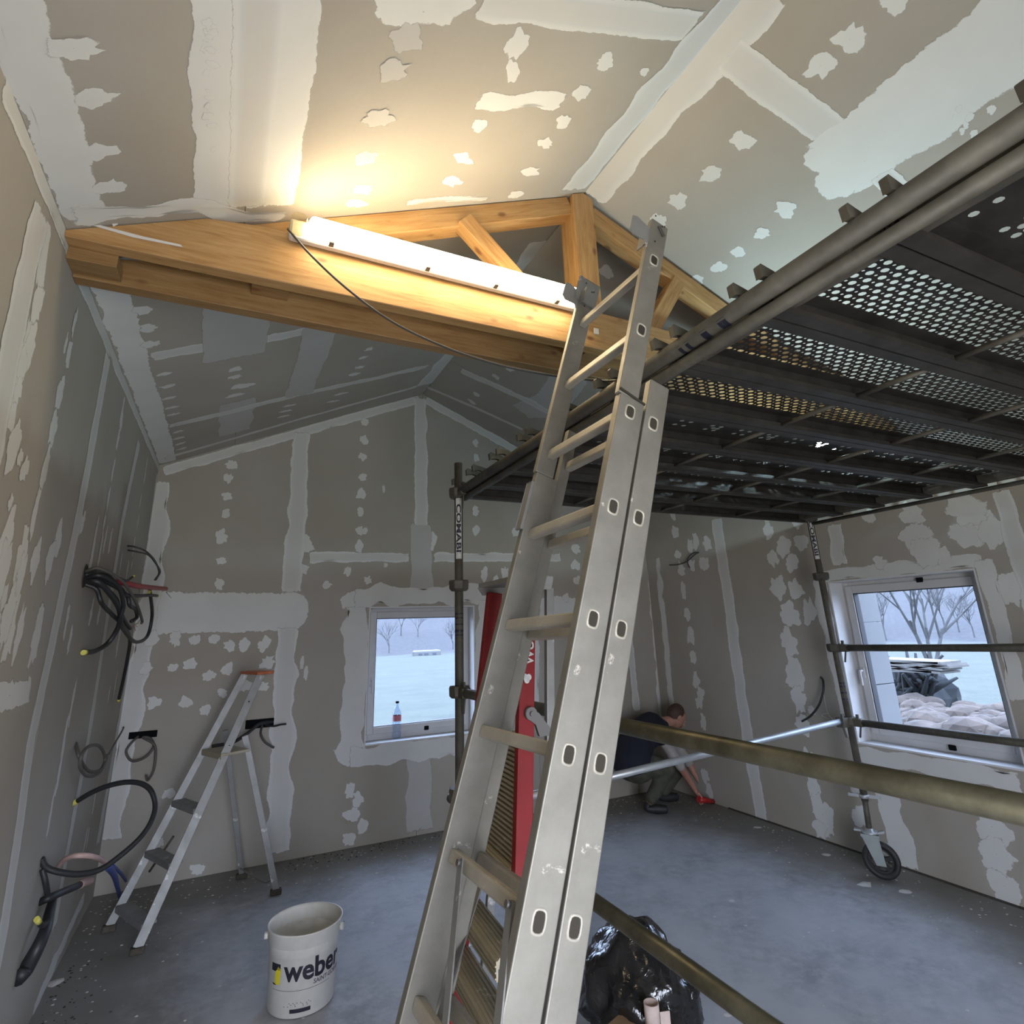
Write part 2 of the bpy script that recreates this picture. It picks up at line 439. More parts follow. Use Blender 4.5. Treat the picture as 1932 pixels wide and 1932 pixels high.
# right wall with window opening
xr = XR+TH
def Rr(y, z): return (xr, y, z)
wall_right = shell('wall_right', [
    ([Rr(YF-.3, -.2), Rr(RWY0, -.2), Rr(RWY0, ZER+.2), Rr(YF-.3, ZER+.2)], (1, 0, 0), hb),
    ([Rr(RWY1, -.2), Rr(YB+.3, -.2), Rr(YB+.3, ZER+.2), Rr(RWY1, ZER+.2)], (1, 0, 0), hb),
    ([Rr(RWY0, -.2), Rr(RWY1, -.2), Rr(RWY1, RWZ0), Rr(RWY0, RWZ0)], (1, 0, 0), hb),
    ([Rr(RWY0, RWZ1), Rr(RWY1, RWZ1), Rr(RWY1, ZER+.2), Rr(RWY0, ZER+.2)], (1, 0, 0), hb)])
boards(RIGHT, wall_right, [YF, -.3, .75, 1.91, 3.12, 4.40, YB], lambda i: [.001, ZER-.002], (RWY0, RWY1, RWZ0, RWZ1))
# front wall behind the viewer with an assumed wide doorway, added to let light in
bm = nb()
DX0, DX1, DZ = -.55, 1.45, 2.2
mm(bm, (XL-.3, YF-.3, -.2), (DX0, YF, ZEL+.6)); mm(bm, (DX1, YF-.3, -.2), (XR+.3, YF, ZER+.6)); mm(bm, (DX0, YF-.3, DZ), (DX1, YF, RZ+.3))
mm(bm, (XL-.3, YF-.3, ZEL+.5), (DX0, YF, RZ+.3)); mm(bm, (DX1, YF-.3, ZER+.5), (XR+.3, YF, RZ+.3))
wall_front = struct(obj('wall_front', bm, 'board'))
# floor slab
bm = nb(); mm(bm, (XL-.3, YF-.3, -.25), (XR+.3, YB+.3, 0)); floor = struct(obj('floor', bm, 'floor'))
# ceiling slopes
def slope(name, pl, length):
    bm = nb(); o = pl.pt
    poly_prism(bm, [o(-.02, YF-.3, -TH), o(length+.35, YF-.3, -TH), o(length+.35, YB+.3, -TH), o(-.02, YB+.3, -TH)], -pl.n, .2)
    return struct(obj(name, bm, 'board'))
LL = (RX-XL)*math.sqrt(1+ML*ML); LR = (XR-RX)*math.sqrt(1+MR*MR)
ceil_l = slope('ceiling', CL, LL); ceil_r = slope('ceiling', CR, LR)
for y0, y1, us in ((YF, 1.25, (1.96,)), (1.25, 3.45, (1.96,)), (3.45, 4.63, (1.48,)), (4.63, YB-.002, (1.96,))):
    boards(CL, ceil_l, [.002]+list(us)+[LL-.002], lambda i: [y0, y1])
for y0, y1, us in ((YF, 1.27, (.955,)), (1.27, 4.72, (2.0,)), (4.72, YB-.002, (1.5,))):
    boards(CR, ceil_r, [.002]+list(us)+[LR-.002], lambda i: [y0, y1])

# ------------------------------------------------------------------ joint compound: raised skins with feathered, ragged rims
LAYER = [0]; HOLES = {id(BACK): (BWX0, BWX1, BWZ0, BWZ1), id(RIGHT): (RWY0, RWY1, RWZ0, RWZ1)}
def skin(name, plane, rows, m, parent):
    """rows: list of cross rows [(u, v, mask, tape, groove), ...]"""
    vs = []; fs = []; cols = []; LAYER[0] += 1; hole = HOLES.get(id(plane)); base = .0003+.00003*((LAYER[0]*7) % 61)
    w = len(rows[0])
    for r in rows:
        for (u, v, a, t, g) in r:
            if hole and hole[0] < u < hole[1] and hole[2] < v < hole[3]:
                dd = [u-hole[0], hole[1]-u, v-hole[2], hole[3]-v]; k = dd.index(min(dd))
                if k == 0: u = hole[0]
                elif k == 1: u = hole[1]
                elif k == 2: v = hole[2]
                else: v = hole[3]
            vs.append(plane.pt(u, v, base + (.0006 if a > .5 else 0))); cols.append((a, t, g, 1))
    for i in range(len(rows)-1):
        for k in range(w-1): fs.append((i*w+k, i*w+k+1, (i+1)*w+k+1, (i+1)*w+k))
    o = obj(name, (vs, fs), m, parent, False)
    at_ = o.data.color_attributes.new('mask', 'FLOAT_COLOR', 'POINT')
    for i, c in enumerate(cols): at_.data[i].color = c
    n = o.data.polygons[0].normal
    if n.dot(plane.n) < 0: o.data.flip_normals()
    return o
def strip(plane, parent, pts, w, rag=.25, m='filler', px=True, tape=.7, name='joint_band', soft=0, taper=0):
    P = [V(plane.uv(*p)) if px else V(p) for p in pts]
    # resample
    Q = [P[0]]
    for a, b in zip(P, P[1:]):
        n = max(1, int((b-a).length/.05))
        for k in range(1, n+1): Q.append(a.lerp(b, k/n))
    sd = random.random()*99; rows = []; L = len(Q)
    for i, p in enumerate(Q):
        d = (Q[min(i+1, L-1)]-Q[max(i-1, 0)]).normalized(); nn = V((-d.y, d.x))
        ww = (w(i/(L-1)) if callable(w) else w)/2
        e1 = ww*(1+rag*noise.noise(V((i*.35+sd, 0, 0)))*1.6); e2 = ww*(1+rag*noise.noise(V((i*.35+sd, 7.7, 0)))*1.6)
        end = 0 if (i == 0 or i == L-1) else 1
        fz = .018+soft
        row = []
        for s, mk, tp, gr in ((-e1-fz*.2, 0, 0, 0), (-e1+fz, 1, 0, .0), (-ww*.55, 1, 0, .9), (-ww*.45, 1, tape, 0), (0, 1, tape, .2), (ww*.45, 1, tape, 0), (ww*.55, 1, 0, .9), (e2-fz, 1, 0, 0), (e2+fz*.2, 0, 0, 0)):
            q = p+nn*s; row.append((q.x, q.y, mk*end, tp*end, gr*end*(tape > 0)))
        rows.append(row)
    return skin(name, plane, rows, m, parent)
def spot(plane, parent, x, y, sz, asp=1.0, ang=0.0, m='filler', px=True, name='filler_spot'):
    """x, y centre; sz across; asp>1 = long along direction ang (radians in the wall's own u,v)"""
    c = V(plane.uv(x, y)) if px else V((x, y)); sd = random.random()*99; n = 20
    rings = [(0.02, 1), (.58, 1), (.82, .6), (1.15, 0)]; sz = sz*.86
    rows = []
    for i in range(n+1):
        t = 2*PI*(i % n)/n
        k = 1+.45*noise.noise(V((math.cos(t)*1.3+sd, math.sin(t)*1.3, sd)))+.42*noise.noise(V((math.cos(t)*3+sd, math.sin(t)*3, 3)))
        row = []
        for r, mk in rings:
            a = math.cos(t)*sz/2*asp*k*r; b = math.sin(t)*sz/2*k*r
            row.append((c.x+a*math.cos(ang)-b*math.sin(ang), c.y+a*math.sin(ang)+b*math.cos(ang), mk, 0, 0))
        rows.append(row)
    return skin(name, plane, rows, m, parent)
def blob(plane, parent, pts, m='filler', name='filler_patch', rim=.035):
    P = [V(plane.uv(*p)) for p in pts]; c = sum(P, V((0, 0)))/len(P); Q = []
    for a, b in zip(P, P[1:]+P[:1]):
        n = max(1, int((b-a).length/.04))
        for k in range(n): Q.append(a.lerp(b, k/n))
    rows = []; sd = random.random()*99
    for i in range(len(Q)+1):
        q = Q[i % len(Q)]; d = q-c; L = d.length; k = 1+.05*noise.noise(V(((i % len(Q))*.7, sd, 0)))
        rows.append([(c.x+d.x*f*k, c.y+d.y*f*k, mk, 0, 0) for f, mk in ((.02, 1), (max(.1, 1-rim/L), 1), (1+rim*.5/L, 0))])
    return skin(name, plane, rows, m, parent)
UPA = PI/2

# --- back wall
K = wall_back
strip(BACK, K, [(XL+.02, ZEL-.055), (.5, zceil(.5)-.055), (RX-.01, RZ-.055)], .10, .2, px=False)
strip(BACK, K, [(RX+.01, RZ-.055), (2.9, zceil(2.9)-.055), (XR-.02, zceil(XR)-.055)], .10, .2, px=False)
strip(BACK, K, [(793, 748), (794, 860), (795, 1000)], .15, .18)
strip(BACK, K, [(795, 985), (796, 1060), (796, 1128)], .24, .12, tape=0, m='filler_thin')
strip(BACK, K, [(792, 1412), (792, 1500), (790, 1572)], .25, .2, tape=0, m='filler_thin')
strip(BACK, K, [(569, 812), (562, 960), (552, 1060), (547, 1122)], .17, .25)
strip(BACK, K, [(545, 1180), (537, 1300), (530, 1450), (522, 1615)], .19, .35)
strip(BACK, K, [(578, 1052), (700, 1051), (775, 1052)], .105, .25)
strip(BACK, K, [(815, 1052), (960, 1051), (1060, 1052)], .105, .25)
strip(BACK, K, [(282, 1157), (420, 1156), (586, 1153)], lambda t: .36*min(1, (max(0, 1-t)*9+.12)**.5), .05, tape=0, soft=.03)
strip(BACK, K, [(1015, 1155), (1100, 1158), (1165, 1160)], .38, .08, tape=0, soft=.03)
strip(BACK, K, [(306, 905), (290, 1080), (262, 1250), (205, 1590)], .15, .4)
strip(BACK, K, [(668, 1140), (672, 1250), (660, 1420)], .22, .5, tape=0)
strip(BACK, K, [(665, 1128), (780, 1122), (925, 1122)], .20, .45, tape=0)
strip(BACK, K, [(655, 1430), (760, 1418), (905, 1405)], .18, .4, tape=0)
strip(BACK, K, [(918, 1130), (905, 1260), (893, 1400)], .17, .3, tape=0)
strip(BACK, K, [(1010, 1190), (1012, 1260), (1008, 1345)], .09, .25, tape=0)
strip(BACK, K, [(1140, 990), (1170, 1110), (1190, 1230), (1202, 1345)], .10, .2)
strip(BACK, K, [(1222, 985), (1238, 1180), (1250, 1330), (1256, 1400)], .14, .4)
blob(BACK, K, [(640, 1132), (655, 1118), (675, 1110), (700, 1132), (690, 1150), (665, 1148), (645, 1150)])
blob(BACK, K, [(628, 1415), (650, 1405), (690, 1420), (690, 1440), (655, 1448), (640, 1440)])
blob(BACK, K, [(570, 1005), (582, 1008), (596, 1038), (572, 1045)]); blob(BACK, K, [(568, 1062), (585, 1068), (578, 1085), (566, 1082)])
blob(BACK, K, [(815, 1000), (826, 1012), (817, 1043), (812, 1040)])
for x, y, s, a in ((437, 877, .11, 1.1), (431, 903, .11, 1.1), (429, 936, .10, 1.1), (426, 969, .10, 1.2), (417, 1012, .12, 1.4), (418, 1058, .09, 1.1), (413, 1100, .10, 1.3),
                   (688, 797, .10, 1.2), (687, 830, .10, 1.2), (684, 862, .10, 1.2), (685, 900, .10, 1.1), (682, 932, .11, 1.2), (680, 965, .09, 1.3), (679, 1001, .09, 1.3), (677, 1031, .10, 1.4),
                   (688, 1002, .07, 1.2), (656, 1077, .10, 1.2), (617, 1103, .09, 1.1), (694, 1095, .09, 1.2), (728, 1066, .05, 1), (895, 805, .08, 1.2), (897, 836, .09, 1.3), (898, 864, .09, 1.3), (898, 965, .10, 1.4),
                   (898, 1000, .11, 1.3), (975, 1004, .13, 1.3), (660, 1490, .11, 1.5), (676, 1508, .12, 1.6), (664, 1536, .16, 1.2), (684, 1558, .12, 1.2), (660, 1583, .13, 1.1),
                   (914, 1083, .10, 2.4), (952, 1083, .10, 2.2), (936, 1099, .10, 1.6), (1085, 1035, .15, 1.1), (1085, 1066, .15, 1.1), (1090, 1096, .13, 1.3), (1160, 1230, .13, 1.2), (1155, 1215, .12, 1.3),
                   (724, 922, .04, 3), (570, 1250, .05, 3), (577, 1270, .05, 3), (1068, 1128, .1, 1.3)):
    spot(BACK, K, x, y, s, a, UPA if a > 1.15 and s < .13 else .3)
for x, y in ((287, 1205), (331, 1206), (368, 1208), (405, 1206), (433, 1219), (461, 1216), (498, 1216), (275, 1262), (326, 1260), (360, 1254), (395, 1275), (428, 1262), (262, 1322), (290, 1327), (350, 1325),
             (388, 1340), (420, 1308), (462, 1294), (498, 1296), (505, 1250), (318, 1498), (300, 1590), (372, 1640)):
    spot(BACK, K, x, y, random.uniform(.085, .125), random.uniform(1, 1.5), random.uniform(-.4, 1.6))
# --- left wall
K = wall_left
strip(LEFT, K, [(301, 883), (205, 655), (122, 450), (50, 262), (2, 150)], .09, .15)
strip(LEFT, K, [(205, 665), (147, 980), (58, 1400), (33, 1580), (5, 1762), (-30, 1940)], .13, .12)
strip(LEFT, K, [(263, 828), (231, 980), (168, 1384), (128, 1600), (100, 1760)], .11, .15)
strip(LEFT, K, [(297, 892), (270, 1090), (235, 1300), (182, 1600)], .13, .3)
strip(LEFT, K, [(78, 385), (25, 640), (-40, 960)], .17, .25, tape=.5)
strip(LEFT, K, [(92, 405), (70, 560), (40, 700), (10, 820)], .08, .6, tape=0)
strip(LEFT, K, [(160, 1690), (110, 1800), (60, 1915)], .10, .4, tape=0)
strip(LEFT, K, [(0, 1060), (-20, 1300)], .12, .3)
for x, y, s, a in ((70, 575, .13, 1.3), (55, 655, .12, 2.2), (40, 690, .10, 1.6), (33, 735, .09, 1.1), (25, 835, .12, 1.8), (140, 606, .05, 3.2), (124, 648, .04, 3.0), (129, 668, .09, 1.8), (113, 740, .10, 1.9), (100, 808, .10, 1.9), (84, 885, .08, 2.8), (65, 968, .07, 3.2),
                   (37, 862, .06, 1.2), (46, 883, .08, 1.4), (18, 948, .05, 1.4), (231, 773, .06, 3.0), (228, 798, .09, 1.6), (222, 830, .07, 2.4), (213, 886, .06, 3.0), (204, 940, .06, 3.4), (196, 985, .05, 3.2), (156, 985, .06, 2.4),
                   (276, 875, .06, 2.6), (273, 900, .06, 2.8), (265, 945, .05, 2.8), (260, 985, .05, 3.0), (109, 1018, .12, 1.7), (40, 1048, .13, 2.0), (66, 1055, .12, 1.9), (93, 1060, .12, 1.9), (40, 1078, .10, 2),
                   (12, 1165, .12, 2.4), (20, 1185, .12, 2.4), (35, 1195, .09, 2.6), (68, 1200, .13, 2.1), (8, 1125, .06, 2), (22, 1150, .08, 2.6), (10, 1020, .14, 1.8), (5, 1070, .15, 1.8),
                   (175, 1035, .08, 4.5), (188, 1040, .06, 4.5), (198, 1020, .05, 4.5), (208, 1020, .06, 3.6), (228, 1060, .05, 4.5), (240, 1075, .06, 3.6), (252, 1030, .05, 4), (248, 1065, .06, 1.6), (152, 990, .05, 3),
                   (126, 1165, .06, 2.6), (122, 1185, .05, 2.6), (132, 1205, .07, 2.4), (172, 1155, .08, 2.4), (186, 1160, .07, 2.2), (222, 1215, .10, 2.3), (135, 1330, .06, 4.8), (122, 1385, .06, 4.8), (112, 1450, .06, 5.0),
                   (217, 1290, .06, 4), (96, 1530, .05, 6), (178, 1510, .05, 5), (160, 1590, .05, 5), (165, 1580, .05, 4), (205, 1310, .05, 3)):
    spot(LEFT, K, x, y, s, a, UPA)
blob(LEFT, K, [(-60, 1288), (0, 1285), (30, 1283), (50, 1284), (58, 1290), (54, 1325), (30, 1335), (0, 1350), (-40, 1370)]); strip(LEFT, K, [(58, 1268), (54, 1290), (50, 1310)], .05, .3, tape=0)
# --- right wall
K = wall_right
strip(RIGHT, K, [(1351, 975), (1375, 1130), (1402, 1340), (1430, 1500), (1452, 1645)], .15, .18)
strip(RIGHT, K, [(1240, 1050), (1256, 1200), (1268, 1345)], .10, .4, tape=0)
strip(RIGHT, K, [(1572, 985), (1588, 1070)], .14, .3)
strip(RIGHT, K, [(1655, 1425), (1680, 1530), (1715, 1645)], .20, .3, tape=0)
strip(RIGHT, K, [(1545, 1088), (1700, 1072), (1860, 1056)], .11, .4, tape=0)
strip(RIGHT, K, [(1545, 1090), (1575, 1250), (1612, 1400)], .13, .4, tape=0)
strip(RIGHT, K, [(1618, 1425), (1760, 1445), (1932, 1475)], .13, .4, tape=0)
strip(RIGHT, K, [(1855, 1050), (1885, 1160), (1925, 1330)], .11, .4, tape=0)
strip(RIGHT, K, [(1885, 920), (1915, 1010), (1960, 1160)], .12, .3)
for x, y, s, a in ((1270, 970, .14, 1.3), (1274, 1004, .16, 1.3), (1302, 1030, .12, 1.8), (1313, 1022, .14, 1.7), (1334, 1026, .15, 1.3), (1279, 1046, .13, 1.1), (1285, 1074, .15, 1.4), (1306, 1066, .13, 1.3), (1328, 1064, .18, 1.2),
                   (1290, 1118, .12, 2.0), (1296, 1158, .13, 1.2), (1304, 1200, .15, 1.7), (1308, 1240, .13, 1.4), (1313, 1283, .14, 1.6), (1322, 1308, .15, 1.2), (1318, 1325, .13, 1.2), (1327, 1362, .1, 2),
                   (1447, 976, .12, 1.2), (1450, 1002, .14, 1.6), (1505, 984, .16, 1.0), (1478, 1032, .20, 1.2), (1459, 1053, .16, 1.3), (1512, 1022, .18, 1.1), (1494, 1062, .17, 1.2), (1468, 1110, .20, 1.3), (1500, 1112, .20, 1.2),
                   (1488, 1160, .26, 1.1), (1528, 1155, .18, 1.7), (1488, 1212, .22, 1.5), (1500, 1275, .22, 1.5), (1508, 1318, .18, 1.9), (1530, 1340, .1, 1), (1515, 1368, .18, 1.4), (1528, 1440, .16, 2), (1534, 1480, .15, 2.2),
                   (1552, 1536, .24, 1.4), (1548, 1565, .16, 1.2), (1622, 1540, .18, 1.2), (1618, 1480, .16, 1.4), (1330, 1462, .16, 1.2), (1338, 1492, .12, 1.4),
                   (1716, 968, .22, 1.0), (1730, 1012, .28, 1.1), (1745, 1040, .26, 1.0), (1826, 965, .28, 1.1), (1850, 985, .24, 1.2), (1822, 1012, .22, 1.1), (1868, 1002, .20, 1.3), (1775, 1048, .16, 1), (1640, 975, .14, 1), (1660, 1062, .13, 1),
                   (1862, 1520, .20, 1.2), (1872, 1560, .25, 1.2), (1880, 1612, .22, 1.4), (1895, 1672, .24, 1.2), (1905, 1110, .2, 1.6)):
    spot(RIGHT, K, x, y, s, a, UPA if a > 1.15 else .6)
# --- ceiling, left slope
K = ceil_l
EU = LL
strip(CL, K, [(EU-.072, YF), (EU-.072, 2.25)], .15, .15, px=False, tape=0, soft=.01)
strip(CL, K, [(EU-.078, 2.45), (EU-.078, YB-.02)], .155, .12, px=False, tape=0, soft=.01)
for y in (.80, .98, 1.16, 1.34, 1.515, 1.69, 1.895, 2.06): spot(CL, K, EU-.172, y, .085, 1.9, .15, px=False)
for y in (2.52, 2.72, 2.93, 3.12, 3.30): spot(CL, K, EU-.175, y, .10, 1.1, 0, px=False)
for y in (3.72, 3.92, 4.12, 4.30, 4.44, 4.68, 4.84, 5.0, 5.15, 5.3, 5.43): spot(CL, K, EU-.20, y, .06, 1.8, 0, px=False)
strip(CL, K, [(440, -30), (437, 120), (430, 300), (424, 395)], .24, .10, tape=0)
strip(CL, K, [(545, -30), (528, 180), (508, 395)], .22, .05, tape=0)
strip(CL, K, [(492, -30), (482, 160), (466, 395)], .16, .05, tape=.9)
for i in range(26):
    spot(CL, K, 393+random.uniform(-7, 14), random.choice([random.uniform(40, 140), random.uniform(170, 300)]), random.uniform(.015, .035), random.uniform(1, 1.8), random.random()*3)
strip(CL, K, [(125, 404), (200, 400), (390, 392), (470, 408), (545, 406)], .09, .7, tape=0, name='truss_joint_band')
strip(CL, K, [(760, 382), (850, 375), (925, 374)], .045, .4, tape=0)
strip(CL, K, [(900, -2), (1100, 26), (1312, 52)], .15, .14)
strip(CL, K, [(1078, 362), (1210, 200), (1330, 60), (1405, -30)], .19, .3)
blob(CL, K, [(702, -12), (712, 30), (725, 47), (760, 52), (790, 47), (830, 50), (850, 48), (868, 28), (905, 5), (900, -30), (720, -30)])
for x, y, s, a, g in ((978, 82, .12, 1.3, 1.2), (966, 135, .07, 2.4, .9), (1141, 118, .09, 1.6, .3), (1096, 177, .09, 1.6, .5), (1063, 230, .085, 1.6, .4), (1030, 270, .085, 1.7, .3), (1003, 323, .085, 1.8, .2), (973, 367, .08, 1.7, .2),
                      (853, 342, .08, 2.0, .5), (874, 298, .08, 1.9, .5), (903, 237, .08, 1.4, .8), (686, 358, .07, 1.9, .3), (672, 383, .07, 2.0, .2), (1215, 135, .05, 1.6, .4)):
    spot(CL, K, x, y, s, a, PI-g)
for x, y, s in ((740, 136, .12), (714, 224, .11), (690, 299, .10), (770, 72, .13)): spot(CL, K, x, y, s, 1.3, PI-.3, m='filler_thin')
strip(CL, K, [(893, 192), (980, 193), (1070, 190)], .085, .5, tape=0)
# beyond the truss
strip(CL, K, [(278, 674), (340, 662), (400, 652)], .13, .3)
strip(CL, K, [(495, 640), (560, 628), (660, 606), (730, 590)], .12, .25)
strip(CL, K, [(312, 805), (430, 778), (560, 745), (700, 715), (810, 690)], .10, .25)
strip(CL, K, [(306, 866), (560, 792), (790, 728)], .07, .2, tape=0)
strip(CL, K, [(458, 535), (450, 600), (442, 678)], .38, .06, tape=0, m='filler_thin')
strip(CL, K, [(610, 600), (590, 670), (562, 748)], .24, .12, tape=0, m='filler_thin')
strip(CL, K, [(448, 755), (443, 818)], .27, .1, tape=0, m='filler_thin')
strip(CL, K, [(798, 728), (860, 660), (905, 610), (1030, 450)], .22, .2)
for x, y, s, a in ((442, 697, .09, 1.2), (442, 711, .08, 1.4), (456, 728, .11, 2.0), (445, 745, .08, 2.4), (700, 630, .08, 1.2), (696, 658, .08, 1.2), (685, 674, .07, 1.5), (678, 693, .08, 1.4), (668, 706, .08, 1.8),
                   (652, 725, .07, 2), (645, 742, .07, 2.4), (628, 757, .06, 2.4), (545, 765, .06, 2.4), (540, 775, .06, 2.6), (535, 785, .06, 2.6), (765, 645, .06, 1.4), (785, 642, .06, 1.2), (805, 435, .12, 1.3), (602, 598, .08, 2)):
    spot(CL, K, x, y, s, a, PI-.2)
# --- ceiling, right slope
K = ceil_r
strip(CR, K, [(1108, 372), (1235, 225), (1362, 82), (1465, -30)], .19, .3)
strip(CR, K, [(1365, 95), (1480, 185), (1590, 268)], .17, .10)
strip(CR, K, [(1560, 330), (1640, 275), (1800, 150), (1980, 10)], .42, .10, tape=0, soft=.02)
blob(CR, K, [(1512, 290), (1540, 275), (1600, 262), (1640, 290), (1640, 340), (1600, 372), (1560, 375), (1535, 352), (1540, 330), (1515, 310)])
strip(CR, K, [(1655, 325), (1720, 385)], .12, .2)
for x, y, s in ((1603, 73, .13), (1548, 124, .13), (1690, -3, .13), (1400, 267, .12), (1338, 327, .12), (1278, 379, .115), (1244, 416, .115), (1483, 395, .13), (1438, 440, .10), (1393, 476, .10), (1357, 504, .11), (1316, 528, .10)):
    spot(CR, K, x, y, s, 1.12, random.random()*3)
for i in range(12): spot(CR, K, 1835+random.uniform(-50, 40), 200-(i-6)*9+random.uniform(-8, 8), random.uniform(.02, .04), 1.5, .5)
strip(CR, K, [(866, 697), (930, 725), (1000, 758), (1060, 790)], .10, .25)
strip(CR, K, [(800, 728), (900, 770), (990, 812)], .06, .2, tape=0)
blob(CR, K, [(965, 765), (1010, 745), (1040, 705), (1090, 690), (1110, 720), (1060, 790), (1000, 790)], m='filler_thin')
for x, y, s, a in ((960, 694, .09, 1.4), (936, 711, .08, 1.5), (899, 744, .08, 1.5), (890, 758, .08, 1.8), (1125, 690, .1, 1.3), (1010, 762, .1, 1.3), (1145, 512, .12, 1.4)): spot(CR, K, x, y, s, a, .4)

# ------------------------------------------------------------------ windows
def make_window(n, plane_pt, ex, en, w, h, handle_side, blocks):
    """plane_pt: lower corner of the opening on the inner wall face; ex along the wall, en outwards"""
    o = V(plane_pt); ex = V(ex); en = V(en); ez = V((0, 0, 1)); R = Matrix((ex, en, ez)).transposed()
    root = bpy.data.objects.new('window_%d' % n, None); COL.objects.link(root); root.location = o; struct(root)
    def bx(bm, a, b, bev=.003):
        a = V(a); b = V(b); c = (a+b)/2; s = b-a; box(bm, o+R @ c, [abs(t) for t in s], R, bev)
    # reveals
    bm = nb(); t = .012
    bx(bm, (0, .0, 0), (w, .27, .012), 0); obj('window_sill', bm, 'reveal', root)
    for a, b in (((0, 0, .012), (t, .27, h-t)), ((w-t, 0, .012), (w, .27, h-t)), ((0, 0, h-t), (w, .27, h))):
        bm = nb(); bx(bm, a, b, 0); obj('reveal', bm, 'reveal', root)
    # fixed frame
    f = .05; y0, y1 = .16, .225
    bm = nb(); bx(bm, (t, y0, t), (t+f, y1, h-t)); bx(bm, (w-t-f, y0, t), (w-t, y1, h-t)); bx(bm, (t+f, y0, t), (w-t-f, y1, t+f+.015)); bx(bm, (t+f, y0, h-t-f), (w-t-f, y1, h-t))
    obj('window_frame', bm, 'frame_white', root)
    # sash
    g = .062; a0, b0 = t+f*.62, w-t-f*.62; c0, d0 = t+f*.8+.012, h-t-f*.62; s0, s1 = y0-.022, y1-.01
    bm = nb(); bx(bm, (a0, s0, c0), (a0+g, s1, d0), .006); bx(bm, (b0-g, s0, c0), (b0, s1, d0), .006); bx(bm, (a0+g, s0, c0), (b0-g, s1, c0+g), .006); bx(bm, (a0+g, s0, d0-g), (b0-g, s1, d0), .006)
    sash = obj('sash', bm, 'frame_white', root)
    bm = nb()
    for p, q in (((a0+g, s0+.01, c0+g), (a0+g+.006, s1-.01, d0-g)), ((b0-g-.006, s0+.01, c0+g), (b0-g, s1-.01, d0-g)), ((a0+g, s0+.01, d0-g-.006), (b0-g, s1-.01, d0-g)), ((a0+g, s0+.01, c0+g), (b0-g, s1-.01, c0+g+.006))): bx(bm, p, q, 0)
    obj('gasket', bm, 'gasket', sash)
    bm = nb(); bx(bm, (a0+g, s0+.03, c0+g), (b0-g, s0+.036, d0-g), 0); obj('glass_pane', bm, 'glass', sash)
    hx = a0+g/2 if handle_side < 0 else b0-g/2
    bm = nb(); bx(bm, (hx-.014, s0-.012, .48), (hx+.014, s0, .56), .004)
    cyl(bm, o+R @ V((hx, s0-.012, .535)), o+R @ V((hx, s0-.045, .535)), .009, 12)
    pts = catmull([o+R @ V(p) for p in ((hx, s0-.045, .54), (hx, s0-.05, .50), (hx, s0-.047, .46), (hx, s0-.05, .425))], 4); sweep(bm, pts, .009, 8)
    hd = obj('window_handle', bm, 'frame_white' if n == 2 else 'frame_white', sash, True)
    for (bx0, bz0) in blocks:
        bm = nb(); bx(bm, (bx0-.022, s0-.012, bz0-.018), (bx0+.022, s0+.01, bz0+.018), .004); obj('shim_block', bm, 'black_block', root)
    return root, R, o
win1 = make_window(1, (BWX0, YB, BWZ0), (1, 0, 0), (0, 1, 0), BWX1-BWX0, BWZ1-BWZ0, -1, [(.62, .075)])
win2 = make_window(2, (XR, RWY1, RWZ0), (0, -1, 0), (1, 0, 0), RWY1-RWY0, RWZ1-RWZ0, -1, [(.66, 1.21), (.62, .05)])
# outer block pier beside the right window, its courses jointed
pier = bpy.data.objects.new('wall_outer', None); COL.objects.link(pier); pier.location = (4.97, 3.38, 0); struct(pier)
for k in range(6):
    bm = nb(); mm(bm, (4.86, 3.262, -.3+k*.5), (5.16, 3.55, .195+k*.5), .004); obj('block', bm, 'render_block', pier)
bm = nb(); mm(bm, (4.86, 2.1, .50), (5.18, 3.262, .79-.01), .004); obj('sill_block', bm, 'render_block', pier)

# ------------------------------------------------------------------ outdoors
bm = nb(); n = 60
def gz(x, y):
    d = math.hypot(x-2, y-3); return -.55 - max(0, min(d, 98)-14)*.017 + max(0, d-98)*.22 + .2*noise.noise(V((x*.13, y*.13, 0)))
G = {}
for i in range(n+1):
    for j in range(n+1):
        x = -70+260*(i/n); y = -50+260*(j/n); G[i, j] = bm.verts.new((x, y, gz(x, y)))
for i in range(n):
    for j in range(n): bm.faces.new((G[i, j], G[i+1, j], G[i+1, j+1], G[i, j+1])).smooth = True
o = obj('meadow', bm, 'meadow', None, True); o['kind'] = 'structure'
def bare_tree(label, base, h, seed, spread=.5, group=None):
    rnd = random.Random(seed); t = thing('bare_tree', label, 'tree', base, group)
    bt = nb(); bb = nb()
    def grow(p, d, L, r, lv):
        q = p+d*L; cyl(bt if lv == 0 else bb, p, q, r, 5 if lv else 8, r*.66, caps=False)
        if lv >= 5: return
        for k in range(3 if lv < 3 else 2):
            nd = (d+V((rnd.uniform(-1, 1), rnd.uniform(-1, 1), rnd.uniform(-.2, .7)))*spread).normalized()
            grow(p+d*L*rnd.uniform(.6, 1), nd, L*rnd.uniform(.72, 1.0), r*.6, lv+1)
    grow(V(base), V((0, 0, 1)), h*.17, h*.012, 0)
    obj('trunk', bt, 'bark', t); obj('branches', bb, 'bark', t)
    return t
bare_tree('bare branching tree rising beyond the stone heap outside the right window', (15.0, 8.55, gz(15.0, 8.55)), 7.5, 3, .62)
rn = random.Random(5)
for i in range(40):
    a = math.radians(4+i*1.95+rn.uniform(-1.5, 1.5)); d = rn.uniform(102, 116); x, y = d*math.sin(a), d*math.cos(a)
    bare_tree('far bare tree in the pale tree line beyond the meadow', (x, y, gz(x, y)), rn.uniform(8, 12), 20+i, .62, 'far bare trees beyond the meadow')
